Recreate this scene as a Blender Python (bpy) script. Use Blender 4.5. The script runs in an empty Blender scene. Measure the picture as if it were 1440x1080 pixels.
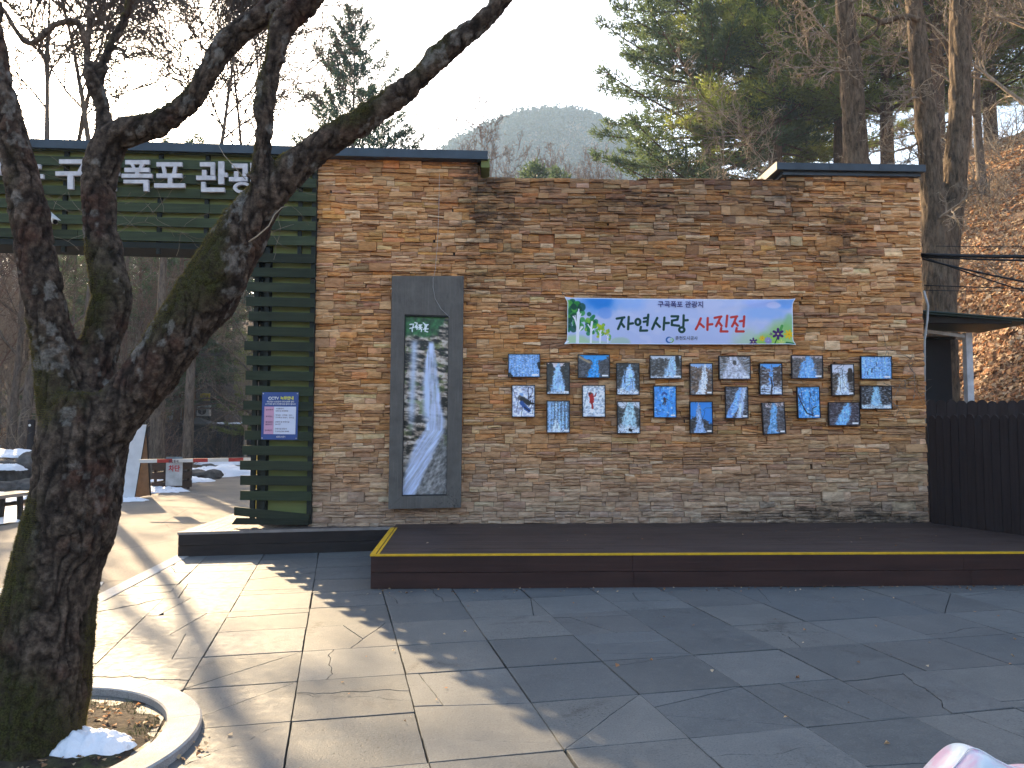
import bpy, bmesh, math, random
import numpy as np
from mathutils import Vector, Matrix, Quaternion

sc = bpy.context.scene
COL = sc.collection
R = math.radians
random.seed(7)
rng = np.random.default_rng(7)

# ---------------------------------------------------------------- camera
CAM_H = 1.6
FPX = 1080.0
YAW, PITCH, ROLL = R(-1.9), R(3.29), R(0.12)
cam = bpy.data.objects.new('camera', bpy.data.cameras.new('camera'))
COL.objects.link(cam)
cam.data.sensor_width = 36.0
cam.data.lens = 36.0 * FPX / 1440.0
cam.data.clip_start = 0.05
cam.data.clip_end = 3000
CM = Matrix.Rotation(YAW, 4, 'Z') @ Matrix.Rotation(R(90) + PITCH, 4, 'X') @ Matrix.Rotation(ROLL, 4, 'Z')
CM.translation = (0, 0, CAM_H)
cam.matrix_world = CM
sc.camera = cam

def ray(px, py):
    d = CM.to_3x3() @ Vector(((px - 720) / FPX, (540 - py) / FPX, -1.0))
    return d
def W(px, py, Y):                      # the point seen at photo pixel on the plane y = Y
    d = ray(px, py); return Vector((0, 0, CAM_H)) + d * (Y / d.y)
def G(px, py, z=0.0):                  # the point seen at photo pixel on the plane z
    d = ray(px, py); return Vector((0, 0, CAM_H)) + d * ((z - CAM_H) / d.z)

# ---------------------------------------------------------------- light
SUN_EL, SUN_AZ = R(25.5), R(29.8)      # azimuth measured left of +Y
sund = Vector((-math.sin(SUN_AZ) * math.cos(SUN_EL), math.cos(SUN_AZ) * math.cos(SUN_EL), math.sin(SUN_EL)))
world = bpy.data.worlds.new('World'); sc.world = world; world.use_nodes = True
wn = world.node_tree; wn.nodes.clear()
sky = wn.nodes.new('ShaderNodeTexSky'); sky.sky_type = 'NISHITA'; sky.sun_disc = False
sky.sun_elevation = SUN_EL
sky.sun_rotation = -SUN_AZ
sky.air_density = 1.0; sky.dust_density = 3.2; sky.ozone_density = 1.0
bg = wn.nodes.new('ShaderNodeBackground'); bg.inputs['Strength'].default_value = 0.14
wo = wn.nodes.new('ShaderNodeOutputWorld')
wn.links.new(sky.outputs[0], bg.inputs[0]); wn.links.new(bg.outputs[0], wo.inputs[0])
sl = bpy.data.lights.new('sun', 'SUN'); sl.energy = 5.0; sl.angle = R(0.55); sl.color = (1.0, 0.75, 0.45)
so = bpy.data.objects.new('sun', sl); COL.objects.link(so)
so.rotation_euler = sund.to_track_quat('Z', 'Y').to_euler()
so.location = (-10, 10, 30)
sc.view_settings.view_transform = 'Standard'
sc.view_settings.look = 'None'
sc.view_settings.exposure = 2.05
sc.view_settings.gamma = 1.0
sc.cycles.volume_bounces = 1
sc.cycles.max_bounces = 6
sc.cycles.transparent_max_bounces = 12

# ---------------------------------------------------------------- helpers
def lin(c):
    return tuple((x / 12.92 if x <= 0.04045 else ((x + 0.055) / 1.055) ** 2.4) for x in c)

class NT:
    def __init__(s, name):
        s.m = bpy.data.materials.new(name); s.m.use_nodes = True
        s.t = s.m.node_tree; s.t.nodes.clear()
        s.out = s.n('ShaderNodeOutputMaterial')
    def n(s, ty, **k):
        x = s.t.nodes.new(ty)
        for a, b in k.items(): setattr(x, a, b)
        return x
    def put(s, sock, v):
        if v is None: return
        if isinstance(v, bpy.types.NodeSocket): s.t.links.new(v, sock)
        else:
            if sock.type == 'RGBA' and len(v) == 3: v = (*v, 1)
            sock.default_value = v
    def coord(s, kind='Object', scale=(1, 1, 1), rot=(0, 0, 0)):
        c = s.n('ShaderNodeTexCoord'); m = s.n('ShaderNodeMapping')
        s.t.links.new(c.outputs[kind], m.inputs[0])
        m.inputs['Scale'].default_value = scale; m.inputs['Rotation'].default_value = rot
        return m.outputs[0]
    def noise(s, vec, scale, detail=4, rough=0.55, dist=0.0):
        x = s.n('ShaderNodeTexNoise'); s.put(x.inputs['Vector'], vec)
        x.inputs['Scale'].default_value = scale; x.inputs['Detail'].default_value = detail
        x.inputs['Roughness'].default_value = rough; x.inputs['Distortion'].default_value = dist
        return x.outputs[0]
    def voro(s, vec, scale, feature='F1', out=0):
        x = s.n('ShaderNodeTexVoronoi', feature=feature); s.put(x.inputs['Vector'], vec)
        x.inputs['Scale'].default_value = scale
        return x.outputs[out]
    def ramp(s, fac, stops):
        x = s.n('ShaderNodeValToRGB'); s.put(x.inputs[0], fac)
        e = x.color_ramp.elements
        while len(e) < len(stops): e.new(0.5)
        for i, (p, c) in enumerate(stops):
            e[i].position = p
            if not hasattr(c, '__len__'): c = (c, c, c)
            e[i].color = (*c, 1)
        return x.outputs[0]
    def mix(s, fac, a, b, mode='MIX'):
        x = s.n('ShaderNodeMix', data_type='RGBA', blend_type=mode)
        s.put(x.inputs[0], fac); s.put(x.inputs[6], a); s.put(x.inputs[7], b)
        return x.outputs[2]
    def math(s, op, a, b=0.5):
        x = s.n('ShaderNodeMath', operation=op); s.put(x.inputs[0], a); s.put(x.inputs[1], b)
        return x.outputs[0]
    def attr(s, name='Col', out=0):
        x = s.n('ShaderNodeAttribute', attribute_name=name); return x.outputs[out]
    def xyz(s, vec):
        x = s.n('ShaderNodeSeparateXYZ'); s.put(x.inputs[0], vec); return x.outputs
    def bsdf(s, color, rough=0.8, bump=None, bstr=0.3, bdist=0.01, metal=0.0, spec=0.3, trans=0.0, sss=0.0):
        b = s.n('ShaderNodeBsdfPrincipled')
        s.put(b.inputs['Base Color'], color); s.put(b.inputs['Roughness'], rough)
        b.inputs['Metallic'].default_value = metal
        b.inputs['Specular IOR Level'].default_value = spec
        if bump is not None:
            q = s.n('ShaderNodeBump'); s.put(q.inputs['Height'], bump)
            q.inputs['Strength'].default_value = bstr; q.inputs['Distance'].default_value = bdist
            s.t.links.new(q.outputs[0], b.inputs['Normal'])
        o = b.outputs[0]
        if trans > 0:
            t = s.n('ShaderNodeBsdfTranslucent'); s.put(t.inputs[0], color)
            mx = s.n('ShaderNodeMixShader'); mx.inputs[0].default_value = trans
            s.t.links.new(o, mx.inputs[1]); s.t.links.new(t.outputs[0], mx.inputs[2]); o = mx.outputs[0]
        s.t.links.new(o, s.out.inputs[0])
        return s.m

def plain(name, col, rough=0.6, metal=0.0, vary=0.25, scale=6.0, bump=0.15, spec=0.3, stretch=(1, 1, 1)):
    t = NT(name); v = t.coord('Object', stretch)
    nz = t.noise(v, scale, 5, 0.6)
    c = t.mix(t.ramp(nz, [(0.3, 0.0), (0.7, 1.0)]), tuple(x * (1 - vary) for x in col), tuple(min(1, x * (1 + vary)) for x in col))
    return t.bsdf(c, rough, t.noise(v, scale * 6, 3), bump, 0.004, metal, spec)

class MB:
    def __init__(s): s.v = []; s.f = []; s.c = []
    def add(s, vs, fs, col=None):
        k = len(s.v); s.v.extend([tuple(p) for p in vs]); s.f.extend([tuple(i + k for i in f) for f in fs])
        if col is not None: s.c.extend([col] * len(vs))
        return k
    def box(s, x0, x1, y0, y1, z0, z1, col=None, M=None):
        vs = [(x, y, z) for z in (z0, z1) for y in (y0, y1) for x in (x0, x1)]
        if M is not None: vs = [M @ Vector(p) for p in vs]
        s.add(vs, [(0, 2, 3, 1), (4, 5, 7, 6), (0, 1, 5, 4), (2, 6, 7, 3), (0, 4, 6, 2), (1, 3, 7, 5)], col)
    def prism(s, quad, y0, y1, col=None):   # polygon of (x, z) points extruded along y
        n = len(quad)
        vs = [(x, y0, z) for x, z in quad] + [(x, y1, z) for x, z in quad]
        fs = [tuple(range(n)), tuple(range(2 * n - 1, n - 1, -1))] + [(i, i + n, (i + 1) % n + n, (i + 1) % n) for i in range(n)]
        s.add(vs, fs, col)
    def slab(s, poly, z0, z1, col=None):    # polygon of (x, y) points extruded along z
        n = len(poly)
        vs = [(x, y, z0) for x, y in poly] + [(x, y, z1) for x, y in poly]
        fs = [tuple(range(n - 1, -1, -1)), tuple(range(n, 2 * n))] + [(i, (i + 1) % n, (i + 1) % n + n, i + n) for i in range(n)]
        s.add(vs, fs, col)
    def tube(s, pts, rad, n=6, cap=True, col=None):
        pts = [Vector(p) for p in pts]
        if not hasattr(rad, '__len__'): rad = [rad] * len(pts)
        k0 = len(s.v); up = None
        for i, p in enumerate(pts):
            t = (pts[min(i + 1, len(pts) - 1)] - pts[max(i - 1, 0)])
            if t.length < 1e-9: t = Vector((0, 0, 1))
            t.normalize()
            if up is None:
                up = t.orthogonal().normalized()
            else:
                up = up - t * up.dot(t)
                up = up.normalized() if up.length > 1e-6 else t.orthogonal().normalized()
            b = t.cross(up)
            for j in range(n):
                a = 2 * math.pi * j / n
                q = p + (up * math.cos(a) + b * math.sin(a)) * rad[i]
                s.v.append((q.x, q.y, q.z))
                if col is not None: s.c.append(col)
            if i:
                a0 = k0 + (i - 1) * n; a1 = k0 + i * n
                for j in range(n):
                    s.f.append((a0 + j, a0 + (j + 1) % n, a1 + (j + 1) % n, a1 + j))
        if cap:
            s.f.append(tuple(k0 + j for j in range(n - 1, -1, -1)))
            e = k0 + (len(pts) - 1) * n
            s.f.append(tuple(e + j for j in range(n)))
    def build(s, name, mat, parent=None, smooth=False, bevel=0.0):
        me = bpy.data.meshes.new(name)
        me.from_pydata(s.v, [], s.f)
        if s.c and len(s.c) == len(s.v): set_col(me, np.array(s.c, dtype=np.float32))
        return link(name, me, mat, parent, smooth, bevel)

def set_col(me, arr):
    if arr.shape[1] == 3: arr = np.concatenate([arr, np.ones((len(arr), 1), np.float32)], 1)
    a = me.color_attributes.new('Col', 'FLOAT_COLOR', 'POINT')
    a.data.foreach_set('color', arr.astype(np.float32).ravel())

def link(name, me, mat, parent=None, smooth=False, bevel=0.0):
    o = bpy.data.objects.new(name, me); COL.objects.link(o)
    if mat is not None: me.materials.append(mat)
    if smooth: me.shade_smooth()
    if parent is not None: o.parent = parent
    if bevel:
        m = o.modifiers.new('bevel', 'BEVEL'); m.width = bevel; m.segments = 2; m.limit_method = 'ANGLE'
    return o

def mesh_np(name, V, F, mat, parent=None, smooth=False, col=None):
    """V (n,3), F (m,k) arrays"""
    me = bpy.data.meshes.new(name)
    V = np.asarray(V, np.float32); F = np.asarray(F, np.int32)
    me.vertices.add(len(V)); me.vertices.foreach_set('co', V.ravel())
    k = F.shape[1]
    me.loops.add(F.size); me.loops.foreach_set('vertex_index', F.ravel())
    me.polygons.add(len(F)); me.polygons.foreach_set('loop_start', np.arange(0, F.size, k, dtype=np.int32))
    me.update(calc_edges=True)
    if col is not None: set_col(me, np.asarray(col, np.float32))
    return link(name, me, mat, parent, smooth)

def empty(name, loc=(0, 0, 0), rz=0.0):
    o = bpy.data.objects.new(name, None); COL.objects.link(o); o.location = loc; o.rotation_euler = (0, 0, rz)
    o.empty_display_size = 0.2
    return o
def tag(o, label=None, cat=None, group=None, kind=None):
    if label: o['label'] = label
    if cat: o['category'] = cat
    if group: o['group'] = group
    if kind: o['kind'] = kind
    return o
def rebase(o):                         # move the children's meshes so the Empty sits at the thing's base (parts were built in world space)
    inv = Matrix.Translation(-o.location)
    def rec(p):
        for c in [x for x in COL.objects if x.parent == p]:
            c.matrix_parent_inverse = Matrix.Identity(4)
            if p is o: c.location = c.location - o.location
            rec(c)
    rec(o)

# value noise, numpy
def _hash(ix, iy, iz, seed):
    h = (ix.astype(np.int64) * 374761393 + iy.astype(np.int64) * 668265263 + iz.astype(np.int64) * 2147483647 + seed * 974634777) & 0xffffffff
    h = ((h ^ (h >> 13)) * 1274126177) & 0xffffffff
    h = (h ^ (h >> 16)) & 0xffffffff
    return (h & 0xffff) / 65535.0
def vn(x, y, z=None, seed=0):
    x = np.asarray(x, float); y = np.asarray(y, float)
    z = np.zeros_like(x) if z is None else np.asarray(z, float)
    fx, fy, fz = np.floor(x), np.floor(y), np.floor(z)
    ux, uy, uz = x - fx, y - fy, z - fz
    ux = ux * ux * (3 - 2 * ux); uy = uy * uy * (3 - 2 * uy); uz = uz * uz * (3 - 2 * uz)
    r = 0
    for a in (0, 1):
        for b in (0, 1):
            for c in (0, 1):
                w = (ux if a else 1 - ux) * (uy if b else 1 - uy) * (uz if c else 1 - uz)
                r = r + w * _hash(fx + a, fy + b, fz + c, seed)
    return r
def fbm(x, y, z=None, seed=0, o=4):
    r = 0; a = 1; t = 0; f = 1
    for i in range(o):
        r = r + a * vn(np.asarray(x) * f, np.asarray(y) * f, None if z is None else np.asarray(z) * f, seed + i * 17)
        t += a; a *= 0.5; f *= 2.03
    return r / t

FONT = None
def text_mesh(items):
    """items: (string, x, z, height, offset[, shear]) -> list of (verts, faces) laid in the XZ plane facing -Y"""
    vs, fs = [], []
    for it in items:
        body, x, z, h, off = it[:5]
        cu = bpy.data.curves.new('t', 'FONT'); cu.body = body; cu.size = h; cu.offset = off * h
        cu.align_x = 'LEFT'; cu.resolution_u = 3
        if len(it) > 5: cu.shear = it[5]
        o = bpy.data.objects.new('t', cu); COL.objects.link(o)
        dg = bpy.context.evaluated_depsgraph_get()
        me = bpy.data.meshes.new_from_object(o.evaluated_get(dg))
        wdt = max((v.co.x for v in me.vertices), default=0)
        sx = 1.0
        if len(it) > 6 and wdt > 0: sx = it[6] / wdt         # fit to a width
        k = len(vs)
        vs += [(x + v.co.x * sx, 0.0, z + v.co.y) for v in me.vertices]
        fs += [tuple(i + k for i in p.vertices) for p in me.polygons]
        COL.objects.unlink(o); bpy.data.objects.remove(o); bpy.data.meshes.remove(me)
    return vs, fs

# ================================================================ the ground and the roads
D = 10.3
ST = 0.333            # stage top
def height(x, y):
    x = np.asarray(x, float); y = np.asarray(y, float)
    h = np.full(np.broadcast(x, y).shape, -0.10)
    # right bank, steep, covered in leaves
    r = np.maximum(0, 0.85 * (x - 6.6) + 0.35 * np.clip(y - 10.5, 0, 24) * np.clip((x - 4.5) / 6, 0, 1))
    r = np.where((x > 5.2) & (y > 9), r, 0) * np.clip((y - 8) / 4, 0, 1) + np.maximum(0, 0.75 * (x - 8.5)) * np.clip((9 - y) / 3, 0, 1)
    r = 16 * np.tanh(r / 16)
    # left bank
    xb = -14.0 - np.maximum(0, y - 20) * 0.5
    l = np.maximum(0, (xb - x)) * 0.55 + np.where(x < xb, 0.75, 0)
    l = 18 * np.tanh(l / 18)
    # ridge across the valley behind
    b = np.maximum(0, y - 57) * 0.52
    b = 26 * np.tanh(b / 26)
    h = h + np.maximum(np.maximum(r, l), b)
    bump = (fbm(x * 0.35, y * 0.35, seed=3) - 0.5)
    h = h + bump * np.clip((h - 0.2) / 2, 0, 1) * 1.2
    # far mountain
    mx, my = 34.0, 470.0
    d1 = np.sqrt(((x - mx) / 128) ** 2 + ((y - my) / 150) ** 2)
    m = 184 * np.exp(-d1 ** 2.6 * 0.9)
    d2 = np.sqrt(((x - 130) / 150) ** 2 + ((y - 520) / 140) ** 2)
    m2 = 135 * np.exp(-d2 ** 2.2)
    d3 = np.sqrt(((x + 210) / 130) ** 2 + ((y - 560) / 140) ** 2)
    m3 = 60 * np.exp(-d3 ** 2.2)
    mm = np.maximum(np.maximum(m, m2), m3)
    mm = mm + (fbm(x * 0.02, y * 0.02, seed=9) - 0.5) * 14 * np.clip(mm / 40, 0, 1)
    return np.maximum(h, mm - 2)

def litter_mat():
    t = NT('leaf_litter_ground'); v = t.coord()
    a = t.noise(v, 9, 6, 0.7); b = t.noise(v, 0.6, 4, 0.6); c = t.voro(v, 11, out=1)
    c0 = t.ramp(a, [(0.3, (0.07, 0.042, 0.026)), (0.5, (0.24, 0.15, 0.085)), (0.7, (0.44, 0.30, 0.19))])
    c1 = t.mix(t.ramp(b, [(0.4, 0), (0.62, 1)]), c0, (0.17, 0.105, 0.065))
    return t.bsdf(c1, 0.9, a, 0.8, 0.05)
M_LITTER = litter_mat()
def spaced(a, b, n, k):
    u = np.linspace(-1, 1, n); s = np.sinh(u * k) / math.sinh(k)
    return np.where(s < 0, -s * a, s * b)
xs = spaced(-560, 560, 260, 4.2); ys = np.concatenate([np.linspace(-40, 6, 24)[:-1], 6 + spaced(0, 840, 2 * 210, 4.0)[210:]])
XX, YY = np.meshgrid(xs, ys); HH = height(XX, YY)
nx, ny = len(xs), len(ys)
idx = np.arange(nx * ny).reshape(ny, nx)
F = np.stack([idx[:-1, :-1], idx[:-1, 1:], idx[1:, 1:], idx[1:, :-1]], -1).reshape(-1, 4)
tag(mesh_np('hillside_ground', np.stack([XX, YY, HH], -1).reshape(-1, 3), F, M_LITTER, smooth=True), kind='structure')

# the old road that runs back past the barrier
def road_mat():
    t = NT('worn_road'); v = t.coord()
    a = t.noise(v, 45, 6, 0.7); b = t.noise(v, 0.7, 5, 0.6); c = t.noise(v, 160, 2, 0.5)
    base = t.ramp(b, [(0.3, (0.15, 0.13, 0.11)), (0.7, (0.22, 0.19, 0.155))])
    base = t.mix(t.ramp(a, [(0.35, 0.75), (0.5, 0.0)]), base, (0.09, 0.075, 0.06))
    e = t.voro(v, 0.45, 'DISTANCE_TO_EDGE')
    base = t.mix(t.ramp(e, [(0.0, 0.8), (0.006, 0.0)]), base, (0.05, 0.045, 0.04))
    return t.bsdf(base, 0.85, c, 0.5, 0.006)
LR = [(-14, -6), (-11.5, 4), tuple(G(-260, 745)[:2]), tuple(G(0, 738)[:2]), tuple(G(160, 705)[:2]), tuple(G(240, 689)[:2]), tuple(G(312, 662)[:2]),
      tuple(G(292, 642)[:2]), tuple(G(270, 634)[:2])]
RR = [(-3.0, -6), (-3.0, 4), (-3.0, 8), (-3, 12), (-2.0, 16), (-3, 22), tuple(G(420, 662)[:2]), tuple(G(370, 642)[:2]), tuple(G(345, 634)[:2])]
mb = MB()
Lp = [(x, y) for x, y in LR]; Rp = [(x, y) for x, y in RR]
for i in range(len(Lp)):
    for t_ in range(9):
        u = t_ / 8; mb.v.append((Lp[i][0] * (1 - u) + Rp[i][0] * u, Lp[i][1] * (1 - u) + Rp[i][1] * u, -0.02 + 0.0))
for i in range(len(Lp) - 1):
    for j in range(8):
        a = i * 9 + j; mb.f.append((a, a + 1, a + 10, a + 9))
tag(mb.build('road', road_mat()), kind='structure')
t = NT('granite'); v = t.coord()
sp = t.noise(v, 220, 2, 0.6); s2 = t.noise(v, 5, 4, 0.6)
gc = t.mix(t.ramp(sp, [(0.4, 0), (0.6, 1)]), (0.28, 0.28, 0.28), (0.48, 0.47, 0.45))
gc = t.mix(t.ramp(s2, [(0.45, 0.0), (0.7, 0.55)]), gc, (0.17, 0.16, 0.14))
M_GRAN = t.bsdf(gc, 0.8, sp, 0.3, 0.003)
# drain strip across the road
a0, a1 = G(-160, 842), G(143, 822)
mb = MB(); dv = (a1 - a0).normalized(); nn = Vector((-dv.y, dv.x, 0))
L_ = (a1 - a0).length
for i in range(8):
    p = a0 + dv * (L_ * i / 8 + .004); q = a0 + dv * (L_ * (i + 1) / 8 - .004)
    mb.slab([(p.x, p.y), (q.x, q.y), (q.x + nn.x * .22, q.y + nn.y * .22), (p.x + nn.x * .22, p.y + nn.y * .22)], -0.05, -0.012)
tag(mb.build('road_gutter', M_GRAN), kind='structure')

# paving: large square slabs, many of them cracked
def pave_mat():
    t = NT('slab_stone'); v = t.coord()
    col = t.attr('Col')
    n1 = t.noise(v, 1.6, 6, 0.65); n2 = t.noise(v, 14, 6, 0.65); n3 = t.noise(v, 95, 3, 0.6)
    c = t.mix(t.ramp(n1, [(0.3, 0.0), (0.72, 0.9)]), col, t.mix(1.0, col, (0.62, 0.66, 0.7), 'MULTIPLY'))
    c = t.mix(t.ramp(n2, [(0.45, 0.0), (0.75, 0.35)]), c, (0.19, 0.195, 0.185))
    # little dark pits that gather in cloudy patches
    pm = t.ramp(t.noise(t.coord('Object', (1, 1, 1)), 1.3, 3, 0.6, 0.6), [(0.50, 0.0), (0.64, 1.0)])
    pits = t.ramp(t.noise(v, 60, 2, 0.5), [(0.30, 1.0), (0.40, 0.0)])
    pits = t.math('MULTIPLY', pits, pm)
    c = t.mix(pits, c, (0.03, 0.03, 0.028))
    # wandering stains
    w = t.voro(t.mix(0.16, v, t.n('ShaderNodeTexNoise').outputs[1]), 0.9, 'DISTANCE_TO_EDGE')
    wn_ = t.math('MULTIPLY', t.ramp(w, [(0.0, 1.0), (0.03, 0.0)]), t.ramp(n2, [(0.42, 0.0), (0.52, 1.0)]))
    c = t.mix(t.math('MULTIPLY', t.math('MULTIPLY', wn_, pm), 0.6), c, (0.04, 0.038, 0.034))
    c = t.mix(t.ramp(n3, [(0.38, 0.45), (0.46, 0.0), (0.60, 0.0), (0.70, 0.18)]), c, t.mix(t.ramp(n3, [(.45, 0), (.55, 1)]), (0.05, 0.05, 0.05), (0.34, 0.34, 0.32)))
    h = t.math('ADD', t.math('MULTIPLY', n2, 0.6), t.math('MULTIPLY', n3, 0.5))
    h = t.math('SUBTRACT', h, pits)
    return t.bsdf(c, t.ramp(n2, [(0.3, 0.55), (0.7, 0.8)]), h, 0.45, 0.006, spec=0.35)
A0 = G(603, 1072); A1 = G(550, 874)
uA = (A1 - A0).normalized(); uB = Vector((uA.y, -uA.x, 0))
SL = 0.675
def clip(poly, p, n):            # keep the side where (q-p).n >= 0
    out = []
    for i in range(len(poly)):
        a, b = poly[i], poly[(i + 1) % len(poly)]
        da = (a[0] - p[0]) * n[0] + (a[1] - p[1]) * n[1]; db = (b[0] - p[0]) * n[0] + (b[1] - p[1]) * n[1]
        if da >= 0: out.append(a)
        if (da >= 0) != (db >= 0):
            t_ = da / (da - db); out.append((a[0] + (b[0] - a[0]) * t_, a[1] + (b[1] - a[1]) * t_))
    return out
def area(p): return abs(sum(p[i][0] * p[(i + 1) % len(p)][1] - p[(i + 1) % len(p)][0] * p[i][1] for i in range(len(p)))) / 2
def shrink(poly, d):
    c = (sum(p[0] for p in poly) / len(poly), sum(p[1] for p in poly) / len(poly)); out = poly
    for i in range(len(poly)):
        a, b = poly[i], poly[(i + 1) % len(poly)]
        n = (-(b[1] - a[1]), b[0] - a[0]); L = math.hypot(*n)
        if L < 1e-6: continue
        n = (n[0] / L, n[1] / L)
        if (c[0] - a[0]) * n[0] + (c[1] - a[1]) * n[1] < 0: n = (-n[0], -n[1])
        out = clip(out, (a[0] + n[0] * d, a[1] + n[1] * d), n)
        if len(out) < 3: return []
    return out
from mathutils import noise as MN
def mnoise(x, y): return MN.noise(Vector((x * 5, y * 5, 3.3))) + .5 * MN.noise(Vector((x * 17, y * 17, 8.3))), MN.noise(Vector((x * 5, y * 5, 33.3))) + .5 * MN.noise(Vector((x * 17, y * 17, 18.3)))
CB0, CB1 = G(253, 789), G(141, 848)        # the plaza's left border line
cdir = (CB0 - CB1).normalized(); cn = (cdir.y, -cdir.x)
mb = MB(); rp = random.Random(11)
for i in range(-9, 16):
    for j in range(-8, 12):
        o = A0 + uB * (i * SL) + uA * (j * SL)
        if o.x > 8.6 or o.y < -2.5 or o.y > 10.2 or o.x < -6: continue
        def P(a, b): q = o + uB * (a * SL) + uA * (b * SL); return (q.x, q.y)
        polys = [[P(0, 0), P(1, 0), P(1, 1), P(0, 1)]]
        r = rp.random()
        ncut = 0 if r < 0.36 else 1 if r < 0.72 else 2; straight = rp.random() < .6
        base = rp.choice([(.110, .113, .112), (.130, .136, .135), (.092, .099, .101), (.138, .140, .134), (.103, .112, .116)])
        for _ in range(ncut):
            new = []
            k = max(range(len(polys)), key=lambda q: area(polys[q]))
            for q, pl in enumerate(polys):
                if q != k: new.append(pl); continue
                e = rp.random(); f = rp.random()
                if rp.random() < 0.45: pa, pb = P(0, e), P(1, min(1, max(0, e + rp.uniform(-.6, .6))))
                elif rp.random() < 0.28: pa, pb = P(0, 0), P(1, 1)
                else: pa, pb = P(e, 0), P(min(1, max(0, e + rp.uniform(-.5, .5))), 1)
                n = (-(pb[1] - pa[1]), pb[0] - pa[0]); L = math.hypot(*n) or 1; n = (n[0] / L, n[1] / L)
                new += [x for x in (clip(pl, pa, n), clip(pl, pa, (-n[0], -n[1]))) if len(x) > 2 and area(x) > .01]
            polys = new
        tx, ty = rp.uniform(-.004, .004), rp.uniform(-.004, .004)
        for q, pl in enumerate(polys):
            pl = clip(pl, (CB1.x, CB1.y), cn)
            if len(pl) < 3: continue
            g = rp.choice([.004, .005, .006, .009]) if len(polys) == 1 else rp.choice([.0016, .0024, .0034])
            pl = shrink(pl, g)
            if len(pl) < 3 or area(pl) < .003: continue
            # roughen the outline so that the joints are not ruler-straight
            rough = []
            for a in range(len(pl)):
                p0, p1 = pl[a], pl[(a + 1) % len(pl)]
                m = max(1, int(math.hypot(p1[0] - p0[0], p1[1] - p0[1]) / 0.045))
                for s in range(m):
                    u = s / m; x = p0[0] + (p1[0] - p0[0]) * u; y = p0[1] + (p1[1] - p0[1]) * u
                    am = .0012 if s else 0
                    ea = (x - o.x) * uB.x + (y - o.y) * uB.y; eb = (x - o.x) * uA.x + (y - o.y) * uA.y
                    inn = min(ea, eb, SL - ea, SL - eb); wv = (.006 if straight else .05) * max(0, min(1, inn * 7))
                    jx, jy = mnoise(x, y)
                    rough.append((x + jx * wv + rp.uniform(-am, am), y + jy * wv + rp.uniform(-am, am)))
            sh = rp.uniform(.92, 1.08); c = tuple(x * sh for x in base)
            z = rp.uniform(-.003, .0015)
            n = len(rough); cx = sum(p[0] for p in rough) / n; cy = sum(p[1] for p in rough) / n
            top = [(x + (cx - x) * .006, y + (cy - y) * .006, z + tx * (x - o.x) + ty * (y - o.y)) for x, y in rough]
            edge = [(x, y, zz - .003) for (x, y), (_, _, zz) in zip(rough, top)]
            bot = [(x, y, -.045) for x, y in rough]
            k = mb.add(top + edge + bot, [], None)
            mb.c.extend([c] * (2 * n) + [(.03, .03, .028)] * n)
            mb.f.append(tuple(k + a for a in range(n)) if (top[1][0] - top[0][0]) * (top[2][1] - top[0][1]) - (top[2][0] - top[0][0]) * (top[1][1] - top[0][1]) > 0 or True else None)
            for a in range(n):
                b = (a + 1) % n
                mb.f.append((k + a, k + n + a, k + n + b, k + b)); mb.f.append((k + n + a, k + 2 * n + a, k + 2 * n + b, k + n + b))
tag(mb.build('plaza_paving', pave_mat()), kind='structure')
mb = MB(); e0 = CB1 - cdir * 6; e1 = CB0 + cdir * 1.0
mb.slab([(e0.x, e0.y), (9, e0.y), (9, 10.28), (e1.x, 10.28)], -.06, -.03)
tag(mb.build('joint_sand', plain('joint_sand', (.045, .042, .036), .95, vary=.5, scale=20)), kind='structure')
mb = MB(); Lc = (e1 - e0).length; k = 0
s = 0.0
while s < Lc - .1:
    ln = min(rp.uniform(.85, 1.05), Lc - s)
    p = e0 + cdir * (s + .003); q = e0 + cdir * (s + ln - .003); w = (-cn[0] * .17, -cn[1] * .17)
    mb.slab([(p.x, p.y), (q.x, q.y), (q.x + w[0], q.y + w[1]), (p.x + w[0], p.y + w[1])], -.1, .006); s += ln
tag(mb.build('pavement_kerb', M_GRAN, bevel=.004), kind='structure')

# ================================================================ the stone-clad wall
T_ = dict(l=(443, 222), lr=(672, 226), ml=(672, 248), mr=(1105, 252), rl=(1105, 240), rr=(1292, 243))
TP = {k: W(*v, D) for k, v in T_.items()}
XL, XR = -2.34, 6.0; XA, XB = TP['lr'].x, TP['rl'].x
def wall_top(x):
    if x < XA: return TP['l'].z + (TP['lr'].z - TP['l'].z) * (x - XL) / (XA - XL)
    if x < XB: return TP['ml'].z + (TP['mr'].z - TP['ml'].z) * (x - XA) / (XB - XA)
    return TP['rl'].z + (TP['rr'].z - TP['rl'].z) * (x - XB) / (XR - XB)
wall = empty('stone_wall', (2, D, 0.0))
tag(wall, 'long wall clad in tan split ledgestone behind the dark wooden stage', 'wall')
mb = MB()
def bq(x0, x1, y0, y1, zb, zt0, zt1):
    vs = [(x0, y0, zb), (x1, y0, zb), (x1, y1, zb), (x0, y1, zb), (x0, y0, zt0), (x1, y0, zt1), (x1, y1, zt1), (x0, y1, zt0)]
    mb.add(vs, [(0, 3, 2, 1), (4, 5, 6, 7), (0, 1, 5, 4), (1, 2, 6, 5), (2, 3, 7, 6), (3, 0, 4, 7)])
bq(XL, XA, D + .045, D + .75, -.05, TP['l'].z - .03, TP['lr'].z - .03)
bq(XA + .002, XB - .002, D + .045, D + .33, -.05, TP['ml'].z - .02, TP['mr'].z - .02)
bq(XB, XR, D + .045, D + .75, -.05, TP['rl'].z - .03, TP['rr'].z - .03)
mb.build('wall_core', plain('wall_core', (.05, .042, .035), .95), wall)

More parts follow.
